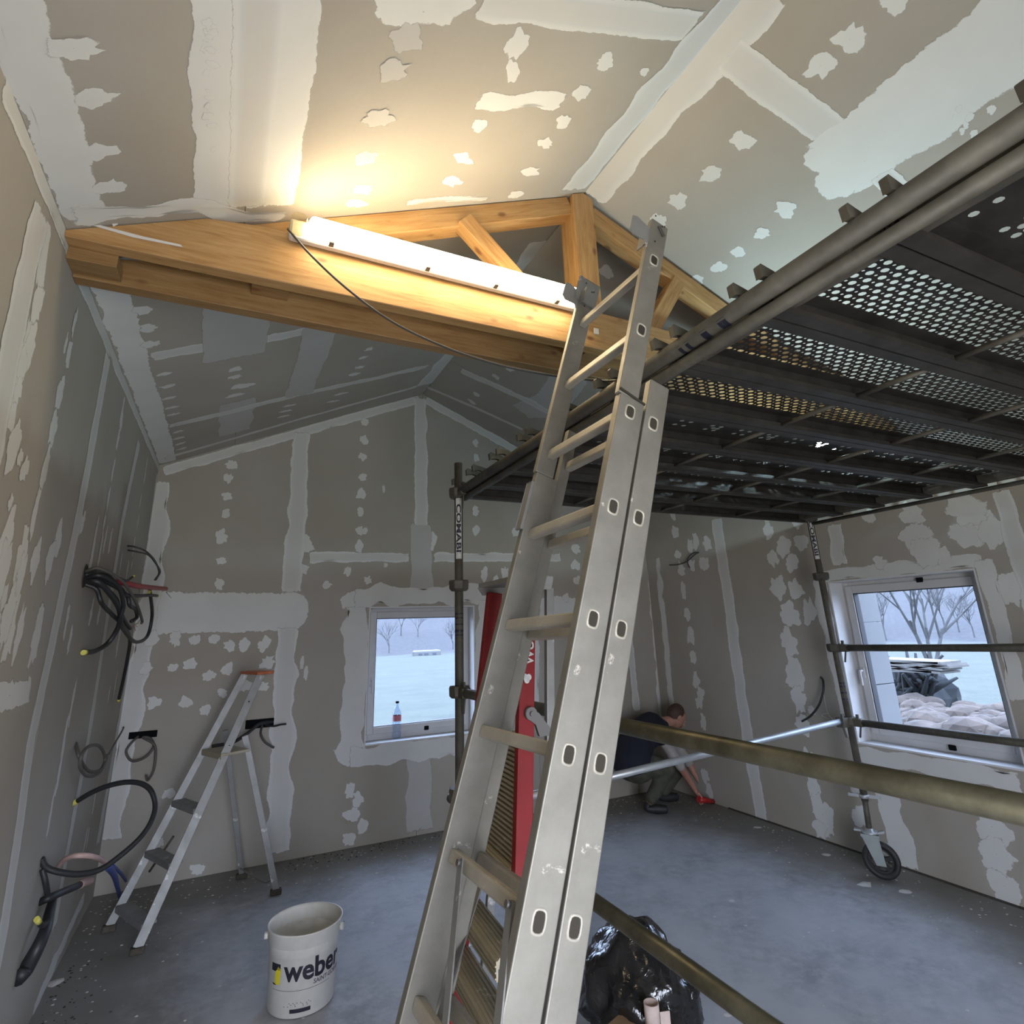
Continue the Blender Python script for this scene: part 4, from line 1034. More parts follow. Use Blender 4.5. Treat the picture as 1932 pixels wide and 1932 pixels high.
# head hooks
def bracket(w, sgn, s):
    bm = nb(); pts = [(s+.02, -.045), (s+.035, -.10), (s+.028, -.115), (s-.03, -.115), (s-.045, -.10), (s-.04, -.06), (s-.06, -.045)]
    poly_prism(bm, [Lp(p[0], w, p[1]) for p in pts], w_*sgn, .004); 
    poly_prism(bm, [Lp(s+.02, w, -.047), Lp(s-.04, w, -.047), Lp(s-.04, w+sgn*.05, -.049), Lp(s+.02, w+sgn*.05, -.049)], n_, .004)
    obj('guide_hook', bm, 'alu_grey', ladder)
bracket(.0, 1, TOPS-.14); bracket(RW+.0, -1, TOPS-.13)
bm = nb(); box(bm, Lp(TOPS-.09, RW-.004, -.02), (.11, .006, .09), LR3, .002); obj('guide_plate', bm, 'alu_grey', ladder)
for s, nn in ((TOPS-.055, -.035), (TOPS-.075, .005), (TOPS-.08, -.003), (TOPS-.16, -.02)):
    for ww in (-.0012, RW-.0082):
        bm = nb(); c = Lp(s, ww, nn); cyl(bm, c, c-w_*.001, .003, 8); obj('rivet', bm, 'bore', ladder)
bm = nb(); box(bm, Lp(TOPS-.105, -.003, -.005), (.035, .004, .009), LR3 @ Matrix.Rotation(.7, 3, 'Y'), .001); obj('latch_slot', bm, 'hardware', ladder)
bm = nb(); box(bm, Lp(brk+.003, -.0045, -.002), (.006, .004, .088), LR3 @ Matrix.Rotation(-.12, 3, 'Y'), 0); obj('sleeve_lip', bm, 'bore', ladder)
bm = nb(); box(bm, Lp(brk-.24, RW+.012, -.047), (.16, .035, .006), LR3, .002); obj('guide_plate', bm, 'alu_grey', ladder)
# flat stay bars hanging from the sixth rung down
def bar(p, q, wdt, th, m='alu_grey', name='stay_bar', face=None):
    p, q = V(p), V(q); x = (q-p).normalized(); y = V(face) if face is not None else V((0, 1, 0)); z = x.cross(y).normalized(); y = z.cross(x)
    bm = nb(); box(bm, (p+q)/2, ((q-p).length, wdt, th), Matrix((x, y, z)).transposed(), .001); return obj(name, bm, m, ladder)
def on_n(px, py, n): # hit the ladder-parallel plane at depth n
    pl = Plane(Lp(0, 0, n), b_, w_, n_); return pl.hit(px, py)
bar(on_n(869, 1622, -.030), on_n(838, 1960, -.05), .020, .004, face=w_); bar(on_n(963, 1700, -.030), on_n(935, 1975, -.05), .020, .004, face=w_)
bar(on_n(905, 1672, .13), on_n(826, 1932, .02), .018, .004, face=w_)
for x, y in ((868, 1628), (961, 1706)):
    bm = nb(); c = on_n(x, y, -.034); cyl(bm, c, c-n_*.008, .007, 10); obj('bolt', bm, 'hardware', ladder)
# rubber feet
for w in (.012, RW+.012):
    bm = nb(); c = V(Lp(FOOT, w, .0)); c.z = 0; box(bm, c+V((.005, 0, .03)), (.11, .05, .06), None, .006); obj('foot', bm, 'rubber', ladder)

# ------------------------------------------------------------------ red folding step ladder behind it
rs = thing('step_ladder', 'tall folded red step ladder with grooved treads behind the long ladder', 'step ladder', (.75, 1.8, 0))
def rp(px, py, s): # ray point at x = s*.85
    return at(px, py, 'x', .85*s)
At, Ab = rp(933, 1118, 1.12), rp(860, 1850, .95); Bt, Bb = rp(990, 1210, 1.08), rp(981, 1640, .985)
def ext(p, q, z): return p+(q-p)*((z-p.z)/(q.z-p.z))
At = ext(At, Ab, 1.885); Ab = ext(At, Ab, 0.02); Bt = ext(Bt, Bb, 1.885); Bb = ext(Bt, Bb, .02)
def beam(name, p, q, wy, wx, m, par, bev=.003):
    p, q = V(p), V(q); L = (q-p).length; bm = nb(); box(bm, (0, 0, 0), (L, wy, wx), None, bev); o = obj(name, bm, m)
    x = (q-p).normalized(); y = V((0, 1, 0)); z = x.cross(y).normalized(); y = z.cross(x); mw = Matrix((x, y, z)).transposed().to_4x4(); mw.translation = (p+q)/2; o.matrix_basis = mw; attach(o, par); return o
ra = beam('front_rail', At, Ab, .028, .060, 'red_rail', rs); rb = beam('front_rail', Bt+V((.006, 0, 0)), Bb+V((.006, 0, 0)), .028, .056, 'red_rail', rs)
back = V((.105, 0, 0))
beam('rear_leg', At+back*.9, Ab+back*1.05, .022, .03, 'alu_grey', rs); beam('rear_leg', Bt+back*.9, Bb+back*1.05, .022, .03, 'alu_grey', rs)
bm = nb(); ua = (At-Bt).normalized(); ux = V((ua.y, -ua.x, 0)).normalized(); c = (At+Bt)/2+V((0, 0, .022)); hw = (At-Bt).length/2+.02
poly_prism(bm, [c-ux*.06+ua*hw, c+ux*.10+ua*hw, c+ux*.10-ua*hw, c-ux*.06-ua*hw], (0, 0, 1), .016)
for sg_ in (-1, 1): poly_prism(bm, [c-ux*.065+ua*hw*sg_, c+ux*.10+ua*hw*sg_, c+ux*.09+ua*hw*sg_-V((0, 0, .03)), c-ux*.045+ua*hw*sg_-V((0, 0, .03))], ua*-sg_, .006)
obj('top_platform', bm, 'alu_grey', rs)
for px_, py_ in ((935, 1612), (917, 1770), (893, 1905)):
    z = at(px_, py_, 'x', .84-.10*(py_-1612)/293).z
    pa = ext(At, Ab, z)-V((0, .018, 0)); pb = ext(Bt, Bb, z)+V((0, .018, 0)); bm = nb(); mid = (pa+pb)/2; wid = (pa-pb).length
    y = (pa-pb).normalized(); R = Matrix((V((0, 0, 1)).cross(y)*-1, y, V((0, 0, 1)))).transposed()
    box(bm, mid+V((-.012, 0, 0)), (.080, wid, .022), R, .002)
    for k in range(6): box(bm, mid+V((-.012-.033+k*.013, 0, .0125)), (.005, wid-.004, .004), R, 0)
    box(bm, mid+V((-.055, 0, -.014)), (.006, wid, .048), R, .001)
    for k in range(3): box(bm, mid+V((-.059, 0, -.030+k*.014)), (.004, wid-.002, .004), R, 0)
    obj('tread', bm, 'tread', rs)
# ribbed platform folded upright between the rails
def prow(z):
    pa = ext(At, Ab, z); pb = ext(Bt, Bb, z); y = (pa-pb).normalized(); return pa-y*.018, pb+y*.018, y
bm = nb(); q0 = prow(.98); q1_ = prow(1.42); poly_prism(bm, [q0[0], q1_[0], q1_[1], q0[1]], (1, 0, 0), .008); plat = obj('folding_platform', bm, 'tread', rs)
for k in range(32):
    pa, pb, y = prow(.985+.43*k/31); R = Matrix((y, V((0, 0, 1)), y.cross(V((0, 0, 1))))).transposed(); bm = nb(); box(bm, (pa+pb)/2-V((.005, 0, 0)), ((pa-pb).length, .0065, .012), R, 0); obj('rib', bm, 'tread', plat)
# hinge hook on the near rail
bm = nb(); h = at(1001, 1347, 'x', Bt.x-.02); h = V((ext(Bt, Bb, h.z).x-.0, ext(Bt, Bb, h.z).y-.02, h.z)); h = Plane(h, (1, 0, 0), (0, 0, 1), (0, 1, 0)).hit(1000, 1346)
cyl(bm, h+V((0, .01, 0)), h+V((0, -.012, 0)), .020, 18); cyl(bm, h+V((0, -.012, 0)), h+V((0, -.02, 0)), .008, 12); obj('pivot', bm, 'hardware', rs)
bm = nb(); poly_prism(bm, [h+V(p) for p in ((.0, -.004, .012), (.03, -.004, -.0), (.075, -.004, -.055), (.075, -.004, -.072), (.03, -.004, -.070), (.018, -.004, -.035), (-.005, -.004, -.018))], (0, 1, 0), .014); obj('hook', bm, 'hardware', rs)
bm = nb(); q = Plane(h+V((0, -.001, 0)), (1, 0, 0), (0, 0, 1), (0, 1, 0)).hit(990, 1496); pipe(bm, q+V((0, .004, 0)), q-V((0, .003, 0)), .010, .006, 14); obj('eyelet', bm, 'hardware', rs)
bm = nb(); cyl(bm, q+V((0, .003, 0)), q+V((0, -.0005, 0)), .0062, 12); obj('eyelet_bore', bm, 'bore', rs)
# lettering down the near rail
ltr = ext(Bt, Bb, 1.60); ax = (Bb-Bt).normalized(); 
c1 = Plane(ltr+V((0, -.0165, 0)), (1, 0, 0), (0, 0, 1), (0, 1, 0)).hit(994, 1250)
xr_ = -ax; zr_ = V((0, -1, 0)); zr_ = (zr_-xr_*zr_.dot(xr_)).normalized(); yr_ = zr_.cross(xr_)
lt = sticker_text('WÜRTH', .044, c1+xr_*-.005+yr_*-.024, Matrix((xr_, yr_, zr_)).transposed(), rb, m='sticker_white')
bm = nb(); c2 = c1-xr_*.045
for dx, dy, r in ((.0, .006, .010), (.0, -.008, .010), (-.010, -.001, .010)):
    cc_ = c2+xr_*dx+yr_*dy; cyl(bm, cc_, cc_+zr_*.0008, r, 14)
obj('emblem', bm, 'sticker_white', rb)
for p in (Ab, Bb):
    bm = nb(); box(bm, p+V((0, 0, -.004)), (.085, .042, .03), None, .005); obj('foot', bm, 'rubber', rs)
    bm = nb(); box(bm, p+back*1.05+V((0, 0, -.004)), (.04, .034, .03), None, .005); obj('foot', bm, 'rubber', rs)

# ------------------------------------------------------------------ small aluminium step ladder by the left wall
FL, FR, RL, RR_ = at(205, 1757, 'z', 0), at(258, 1800, 'z', 0), at(455, 1658, 'z', 0), at(520, 1688, 'z', 0)
apex = V((.36, 5.02, 1.27))
a_l = at(462, 1272, 'y', 5.15); a_r = at(500, 1272, 'y', 4.93)
sl = thing('step_ladder', 'small paint-stained aluminium step ladder with an orange top cap by the left wall', 'step ladder', (.0, 5.0, 0))
zt2 = (a_l.z+a_r.z)/2
def sbeam(name, p, q, wx, wy, m='alu_grey'): return beam(name, p, q, wy, wx, m, sl, .002)
TL, TRr = V((a_l.x, a_l.y, zt2)), V((a_r.x-.03, a_r.y, zt2))
sbeam('front_rail', TL, FL+V((0, 0, .03)), .05, .022); fr = sbeam('front_rail', TRr, FR+V((0, 0, .03)), .055, .022)
def lerp(a, b, t): return a+(b-a)*t
hl, hr = lerp(TL, FL, .36)+V((.12, 0, 0)), lerp(TRr, FR, .33)+V((.11, 0, 0))
h_l = at(425, 1378, 'y', 5.2); h_r = at(462, 1388, 'y', 5.0)
sbeam('rear_leg', h_l, RL+V((0, 0, .03)), .035, .02); sbeam('rear_leg', h_r, RR_+V((0, 0, .03)), .042, .02)
for k in range(4):
    t = .36+.185*k if k else .34; p, q = lerp(TL, FL, t), lerp(TRr, FR, t); mid = (p+q)/2; y = (p-q).normalized(); R = Matrix((V((0, 0, 1)).cross(y)*-1, y, V((0, 0, 1)))).transposed(); w = (p-q).length
    bm = nb(); dp = .20 if k == 0 else .085; box(bm, mid+V((.07 if k == 0 else 0, 0, 0)), (dp, w-.02, .018), R, .002)
    if k == 0: pass
    box(bm, mid+V((.07 if k == 0 else 0, 0, 0))-R @ V((dp/2, 0, .010)), (.005, w-.02, .032), R, .001)
    obj('step', bm, 'tread' if k == 0 else 'alu_grey', sl)
bm = nb(); box(bm, (TL+TRr)/2+V((.03, 0, .012)), (.13, .27, .022), basis((TL-TRr).cross(V((0, 0, 1))), TL-TRr), .006); obj('top_cap', bm, 'orange_cap', sl)
bm = nb(); sweep(bm, catmull([lerp(h_l, RL, .93), lerp(RL, RR_, .3)+V((0, 0, .05)), lerp(RL, RR_, .7)+V((0, 0, .045)), lerp(h_r, RR_, .9)], 6), .005, 6); obj('tie_strap', bm, 'alu_grey', sl, True)
bm = nb(); p = lerp(TL, FL, .68); cyl(bm, p+V((.09, -.05, 0)), lerp(TL, FL, .82)+V((.06, .05, 0)), .008, 8); obj('brace_rod', bm, 'rubber_dirty', sl)
for p in (FL, FR, RL, RR_):
    bm = nb(); box(bm, p+V((0, 0, .018)), (.075, .05, .036), None, .008); obj('foot', bm, 'rubber_dirty', sl)
for k in range(5):
    bm = nb(); t = .12+.185*k; q = lerp(TRr, FR, t)+V((0, -.0115, 0)); cyl(bm, q, q-V((0, .002, 0)), .006, 8); obj('rivet', bm, 'bore', sl)

# ------------------------------------------------------------------ bucket
bc = at(567, 1885, 'z', 0); bz = V((bc.x, bc.y, 0))
BR0, BR1, BH = .128, .150, .345
rimL, rimR = at(502, 1750, 'z', BH), at(648, 1715, 'z', BH); BR1 = (rimL-rimR).length/2*.97
bz = (rimL+rimR)/2; bz = V((bz.x, bz.y, 0)); BR0 = BR1*.86
bk = thing('plaster_bucket', 'white plastic compound bucket with black lettering on the concrete floor', 'bucket', bz)
bm = nb(); rr = lambda z: BR0+(BR1-.012-BR0)*z/BH
lathe(bm, [(0, .004), (BR0-.006, .004), (BR0, .010), (rr(.28), .28), (rr(.285)+.007, .285), (rr(.33)+.007, .335), (BR1, .34), (BR1, BH), (BR1-.008, BH), (BR1-.010, .33), (rr(.12)-.004, .12), (0, .12)], 56, bz)
obj('body', bm, 'bucket', bk)
bm = nb(); 
vs_ = []; lathe(bm, [(0, .255), (.03, .262), (.06, .25), (.09, .258), (.12, .25), (rr(.27)-.005, .275)], 40, bz)
for v in bm.verts: v.co.z += .012*noise.noise(v.co*25)
obj('compound', bm, 'bucket_in', bk, True)
def cyl_text(txt, size, ang, z, par, m='print_black', bold=.02, shear=0):
    me = text_mesh(txt, size, size*bold); tb = nb(); tb.from_mesh(me)
    for _k in range(4):
        le = [e for e in tb.edges if e.calc_length() > .009]
        if not le: break
        bmesh.ops.subdivide_edges(tb, edges=le, cuts=1); bmesh.ops.triangulate(tb, faces=tb.faces[:])
    tb.to_mesh(me); tb.free()
    for v in me.vertices:
        zz_ = z+v.co.y; r = rr(zz_)+.0009; t = ang+(v.co.x)/r; v.co = bz+V((r*math.cos(t), r*math.sin(t), zz_))
    me.materials.clear(); me.materials.append(M[m]); o = bpy.data.objects.new('lettering', me); COL.objects.link(o); attach(o, par); return o
def cyl_patch(pts, ang, z, m, par, name='logo'):
    bm = nb(); bm.faces.new([bm.verts.new((x, y, 0)) for x, y in pts]); bmesh.ops.triangulate(bm, faces=bm.faces[:])
    for _k in range(4):
        le = [e for e in bm.edges if e.calc_length() > .008]
        if not le: break
        bmesh.ops.subdivide_edges(bm, edges=le, cuts=1); bmesh.ops.triangulate(bm, faces=bm.faces[:])
    for v in bm.verts:
        zz_ = z+v.co.y; r = rr(zz_)+.0010; t = ang+v.co.x/r; v.co = bz+V((r*math.cos(t), r*math.sin(t), zz_))
    return obj(name, bm, m, par)
tc = math.atan2(-bz.y, -bz.x)  # direction towards the viewer
A1 = tc-.62
cyl_text('weber', .118, A1+.10, .158, bk, bold=.028)
cyl_text('SAINT-GOBAIN', .026, A1+.95, .130, bk, 'print_grey')
cyl_patch([(-.066, .072), (-.006, .072), (-.006, .046), (-.030, .046), (-.040, .040), (-.066, .040)], A1, .150, 'print_black', bk)
cyl_patch([(-.042, -.012), (-.012, -.012), (-.006, .050), (-.022, .062), (-.040, .035)], A1+.012, .150, 'print_yellow', bk)
cyl_patch([(-.062, -.004), (-.05, -.012), (-.030, -.012), (-.036, -.006), (-.05, -.006)], A1, .147, 'print_black', bk)
for k in range(12): cyl_patch([(-.055+k*.025, 0), (-.030+k*.025, 0), (-.030+k*.025, -.0016), (-.055+k*.025, -.0016)], A1, .118, 'print_grey', bk, 'rule_line')
for dz, x0, x1 in ((.070, .045, .155), (.064, .035, .165), (.057, .020, .150)):
    n_s = int((x1-x0)/.006)
    for k in range(n_s):
        if random.random() < .85: cyl_patch([(x0+k*.006, 0), (x0+k*.006+.0042, 0), (x0+k*.006+.0042, -.003), (x0+k*.006, -.003)], A1, dz, 'print_grey', bk, 'small_print') if k % 3 == 0 else None
for k in range(6): cyl_patch([(.050+k*.016, 0), (.066+k*.016, 0), (.066+k*.016, -.016), (.050+k*.016, -.016)], A1, .045, 'print_black', bk, 'logo')
for sg, an in ((1, tc-PI/2-.0), (-1, tc+PI/2-.25)):
    bm = nb(); q = bz+V((math.cos(an), math.sin(an), 0))*(rr(.29)+.010)+V((0, 0, .30)); dd_ = V((math.cos(an), math.sin(an), 0)); cyl(bm, q-dd_*.006, q+dd_*.014, .016, 16); obj('handle_boss', bm, 'bucket', bk)
an0 = tc-PI/2
pts = []
for k in range(13):
    t = an0-PI*k/12; lo = math.sin(PI*k/12); pts.append(bz+V((math.cos(t), math.sin(t), 0))*(rr(.29)+.022)+V((0, 0, .30-.10*lo)))
bm = nb(); sweep(bm, catmull(pts, 3), .0022, 6); obj('wire_handle', bm, 'hardware', bk, True)

# ------------------------------------------------------------------ bin bag, tape roll, cardboard
bag = nb(); bmesh.ops.create_icosphere(bag, subdivisions=5, radius=1)
def crease(p, sc):
    d, q = noise.voronoi(p*sc, distance_metric='DISTANCE', exponent=2.5)[:2]; return d[1]-d[0]
bcx, bcy = 1.72, 2.45
B0 = at(1210, 1900, 'z', .12)
bcx, bcy = B0.x, B0.y
for v in bag.verts:
    p = v.co.copy(); k = 1+.16*noise.noise(p*2.3)-.16*min(.5, crease(p, 1.7))+.10*min(.4, crease(p+V((3, 1, 2)), 3.6))-.05*crease(p, 6.5)
    peak = max(0, p.z)**3*.10
    v.co = V((p.x*.26*k, p.y*.27*k, max(-.165, p.z*.19*k)+peak)) 
for v in bag.verts: v.co += V((bcx, bcy, .165))
tag(obj('bin_bag', bag, 'bin_bag', None, True), 'crumpled shiny black bin bag on the floor behind the ladder foot', 'bin bag')
bm = nb(); q = at(1240, 1925, 'z', .20)
q = at(1232, 1935, 'z', .22); vs = []
bm = nb(); pipe(bm, q, q+V((0, 0, .075)), .030, .027, 24); poly_prism(bm, [q+V(p) for p in ((.02, -.026, 0), (.065, -.030, .0), (.065, -.030, .045), (.02, -.026, .05))], (0, 1, 0), .001)
tag(obj('paper_roll', bm, 'paper'), 'small roll of pinkish joint tape at the bottom edge beside the bin bag', 'tape roll')
bm = nb(); q = at(1180, 1960, 'z', .17); box(bm, (q.x+.0, q.y-.02, .10), (.30, .18, .20), Matrix.Rotation(.35, 3, 'Z'), .003)
tag(obj('cardboard_box', bm, 'cardboard'), 'brown cardboard box below the bin bag at the bottom edge', 'box')

# ------------------------------------------------------------------ conduits and cables
def cable(name, plane_axis, val, pts, r, m, label, cat='conduit', group=None, parent=None, ends=(), ridge=0.0, n=8):
    """pts: (px, py, metres out from the wall)"""
    sg = {'x': 1, 'y': -1, 'r': -1}[plane_axis]; ax = 'x' if plane_axis in 'xr' else 'y'
    P = [at(p[0], p[1], 'y', p[2][1]) if isinstance(p[2], tuple) else at(p[0], p[1], ax, val+sg*p[2]) for p in pts]; bm = nb(); C = catmull(P, 10); sweep(bm, C, r, 10, ridge)
    o = obj(name, bm, m, parent, True)
    if label: tag(o, label, cat, group)
    for e in ends:
        i0, i1 = (0, 3) if e == 0 else (-1, -4); bm = nb(); dv = (C[i0]-C[i1]).normalized(); cyl(bm, C[i0]-dv*.012, C[i0]+dv*.022, r*1.02, 12); obj('tape_end', bm, 'tape_yellow', o)
    return o
CX_ = ('x', XL)
# upper bundle
hb1 = thing('wall_hole', 'ragged hole in the left wall where the big cable bundle comes out', 'wall hole', at(162, 1085, 'x', XL))
bm = nb(); c = at(160, 1087, 'x', XL+.003); lathe(bm, [(0, 0), (.055, 0), (.05, .003)], 18, (0, 0, 0))
for v in bm.verts: v.co = c+V((v.co.z, v.co.x*.8, v.co.y*1.1))
obj('opening', bm, 'bore', hb1)
UP = 'conduits coming out of the left wall above'
cable('conduit', *CX_, [(160, 1078, 0), (185, 1072, .06), (215, 1085, .12), (238, 1105, .16), (258, 1140, .18), (268, 1170, .18), (267, 1176, .18)], .008, 'cable_mid', 'light grey cable arching over the black conduit bundle')
cable('conduit', *CX_, [(160, 1090, 0), (190, 1086, .07), (222, 1105, .13), (233, 1140, .15), (228, 1165, .14), (232, 1185, .14), (255, 1211, .15), (278, 1200, .17), (287, 1160, .18), (283, 1118, .18), (282, 1116, .18)], .011, 'conduit', 'black conduit looping down and back up to a yellow end', ends=(1,))
cable('conduit', *CX_, [(160, 1096, 0), (185, 1098, .06), (205, 1118, .10), (225, 1150, .13), (224, 1180, .12), (205, 1212, .08), (180, 1228, .04), (160, 1231, .02)], .013, 'conduit', 'thick black conduit curving down and back to the left wall', ends=(1,))
cable('conduit', *CX_, [(160, 1084, 0), (200, 1085, .08), (228, 1110, .13), (238, 1122, .15), (262, 1124, .18), (284, 1123, .20), (296, 1124, .21)], .010, 'conduit', 'short black conduit pointing right with a cream end in the bundle', ends=(1,))
cable('conduit', *CX_, [(160, 1102, 0), (182, 1112, .05), (192, 1138, .08), (210, 1158, .10), (232, 1180, .12), (245, 1205, .12), (241, 1240, .10), (232, 1285, .07), (224, 1320, .04)], .011, 'conduit', 'black conduit hanging straight down below the bundle', ends=(1,))
cable('conduit', *CX_, [(160, 1092, 0), (200, 1098, .08), (238, 1122, .14), (245, 1142, .16), (256, 1150, .16), (258, 1165, .15), (248, 1172, .14)], .011, 'conduit', 'black conduit with yellow tape turned back on itself in the bundle')
cable('conduit', *CX_, [(160, 1080, 0), (195, 1076, .08), (228, 1092, .14), (240, 1095, .15), (251, 1088, .16)], .007, 'conduit', 'short black conduit stub pointing up right out of the bundle', ends=(1,))
cable('conduit', *CX_, [(160, 1087, 0), (195, 1090, .06), (215, 1098, .10), (234, 1100, .14), (262, 1106, .18), (290, 1109, .20), (313, 1111, .22)], .015, 'conduit_red', 'short red corrugated conduit sticking out of the cable bundle', ridge=.05)
cable('bare_wire', *CX_, [(313, 1117, .22), (325, 1130, .23), (335, 1138, .23)], .0018, 'cable_mid', 'thin bare wire poking from the red conduit', 'wire')
cable('conduit', *CX_, [(160, 1099, 0), (195, 1108, .07), (218, 1128, .11), (226, 1150, .13), (236, 1172, .13), (246, 1186, .14)], .010, 'conduit', 'black conduit ending in frayed wires at the foot of the bundle')
for k in range(4): cable('bare_wire', *CX_, [(246, 1184, .14), (252+k*2, 1182-k*2, .15), (256+k*3, 1190-k*7, .16)], .0016, 'wire_copper', 'thin frayed wire at the end of a conduit in the bundle', 'wire', 'frayed wires in the bundle')
cable('cable_pair', *CX_, [(241, 1030, 0), (255, 1032, .06), (275, 1040, .12), (292, 1058, .16), (300, 1080, .17), (292, 1094, .16)], .006, 'cable_grey', 'upper dark cable of the bent pair above the red conduit', 'cable')
cable('cable_pair', *CX_, [(241, 1038, 0), (258, 1041, .06), (280, 1047, .11), (293, 1062, .15), (302, 1078, .17), (294, 1094, .16)], .006, 'cable_grey', 'lower dark cable of the bent pair above the red conduit', 'cable')
# middle coil on the left wall
P = [(143, 1402, 0), (150, 1430, .04), (168, 1455, .06), (190, 1452, .08), (198, 1430, .08), (188, 1408, .07), (168, 1408, .06), (154, 1425, .05), (152, 1448, .05), (165, 1464, .06), (185, 1460, .08), (197, 1442, .08), (202, 1424, .08)]
cable('coiled_conduit', *CX_, P, .0085, 'cable_mid', 'grey conduit knotted in a loop low on the left wall')
cable('conduit', *CX_, [(205, 1423, .08), (218, 1400, .07), (231, 1378, .05), (233, 1372, .04)], .006, 'cable_mid', 'short grey conduit end with white tape beside the knotted loop')
bm = nb(); c = at(230, 1381, 'x', XL+.05); d = at(234, 1371, 'x', XL+.045); cyl(bm, c, d, .0085, 10); obj('tape_end', bm, 'sticker_white', bpy.data.objects[-1] if False else None) if False else bm.free()
# back wall boxes with coils
def wall_box(px, py, w, h, lab):
    c = at(px, py, 'y', YB-.004); bm = nb(); box(bm, c, (w, .012, h), None, .004); return tag(obj('cable_slot', bm, 'black_block'), lab, 'wall slot')
wall_box(270, 1386, .19, .05, 'black slot low in the back wall above the coiled grey conduit')
cable('coiled_conduit', 'y', YB, [(262, 1388, 0), (245, 1405, .05), (238, 1420, .06), (250, 1436, .07), (275, 1428, .08), (290, 1408, .07), (283, 1393, .04), (270, 1392, .05), (291, 1405, .08), (293, 1430, .08), (289, 1455, .08), (279, 1472, .07), (275, 1462, .07)], .009, 'cable_mid', 'grey conduit coiled once below the slot in the back wall')
wall_box(490, 1365, .22, .07, 'black slot in the back wall behind the small step ladder')
cable('conduit', 'y', YB, [(515, 1362, 0), (490, 1366, .06), (465, 1385, .12), (440, 1400, .18), (400, 1408, .22)], .013, 'conduit', 'thick black conduit reaching left from the slot behind the small step ladder')
cable('conduit', 'y', YB, [(498, 1366, 0), (515, 1370, .05), (530, 1367, .08), (540, 1366, .09)], .008, 'conduit', 'thin black conduit pointing right from the slot behind the small step ladder')
cable('conduit', 'y', YB, [(495, 1368, 0), (492, 1385, .06), (500, 1400, .08), (517, 1411, .08)], .009, 'cable_grey', 'grey conduit hanging down from the slot behind the small step ladder')
# big black arch conduit
cable('conduit', *CX_, [(78, 1620, 0), (88, 1637, ('y', 3.74)), (115, 1646, ('y', 3.76)), (150, 1649, ('y', 3.80)), (190, 1640, ('y', 3.85)), (230, 1612, ('y', 3.90)), (265, 1580, ('y', 3.95)), (285, 1550, ('y', 4.00)), (293, 1520, ('y', 4.05)), (285, 1492, ('y', 4.08)), (265, 1478, ('y', 4.12)), (235, 1476, ('y', 4.16)), (200, 1484, ('y', 4.20)), (170, 1497, ('y', 4.24)), (143, 1513, ('y', 4.28))], .0135, 'conduit', 'thick black conduit arching in a wide half loop off the left wall', ends=(1,))
cable('conduit', *CX_, [(110, 1635, .02), (125, 1620, .06), (150, 1614, .12), (180, 1617, .18), (200, 1628, .20)], .012, 'conduit_pink', 'pale pink corrugated conduit bent behind the black arch', ridge=.05)
cable('conduit', *CX_, [(202, 1633, .20), (215, 1650, .20), (222, 1675, .19), (230, 1708, .17)], lambda t: .020*(1-.5*t), 'conduit_blue', 'blue plastic sleeve hanging below the pink conduit')
cable('conduit', *CX_, [(212, 1632, .21), (228, 1648, .21), (238, 1662, .20)], .009, 'conduit_blue', 'short blue sleeve pointing down right beside the blue one', )
cable('conduit', *CX_, [(80, 1640, .01), (86, 1665, .03), (90, 1688, .04)], .012, 'conduit', 'short dark conduit dropping between the arch and the lower hole')
cable('conduit', *CX_, [(75, 1702, 0), (95, 1693, .04), (125, 1680, .08), (150, 1670, .10)], .017, 'conduit', 'thick dark conduit stub pointing right, low on the left wall')
cable('conduit', *CX_, [(150, 1670, .10), (160, 1664, .11), (170, 1662, .12)], .020, 'conduit_pink', 'pinkish open end of the conduit low on the left wall')
cable('conduit', *CX_, [(100, 1692, .03), (92, 1725, .05), (85, 1755, .06), (70, 1790, .05), (48, 1830, .02), (35, 1845, .01)], lambda t: .016+.016*min(1, t*1.3), 'conduit', 'thick dark sleeve hanging low down the left wall to the floor', n=12)
cable('conduit', *CX_, [(97, 1715, .05), (90, 1738, .06), (80, 1746, .07), (72, 1738, .06)], .011, 'conduit', 'black conduit with a yellow taped end over the dark sleeve', ends=(1,))
# right wall
cable('conduit', 'r', XR, [(1549, 1278, 0), (1553, 1285, .05), (1553, 1305, .08), (1545, 1330, .10), (1530, 1350, .11), (1513, 1361, .12)], .009, 'conduit', 'black conduit curving down from the right wall beside the window')
cable('thin_wire', 'r', XR, [(1550, 1280, 0), (1556, 1320, .04), (1562, 1345, .05), (1574, 1360, .06)], .0025, 'white_wire', 'thin white wire hanging beside the black conduit on the right wall', 'wire')
cable('thin_wire', 'r', XR, [(1574, 1364, .06), (1562, 1347, .05), (1550, 1350, .05), (1562, 1356, .05), (1576, 1372, .06)], .0025, 'white_wire', 'curled white wire end above the scaffold coupling', 'wire')
cable('thin_cable', 'r', XR, [(1263, 1066, .06), (1280, 1065, .06), (1296, 1059, .05), (1310, 1047, .04), (1319, 1042, 0)], .007, 'cable_grey', 'dark cable curling out of the right wall high near the corner', 'cable')
cable('thin_cable', 'r', XR, [(1319, 1042, 0), (1306, 1044, .04), (1297, 1055, .05), (1298, 1064, .05), (1301, 1071, .05)], .007, 'cable_grey', 'second short dark cable curling from the same spot near the corner', 'cable')

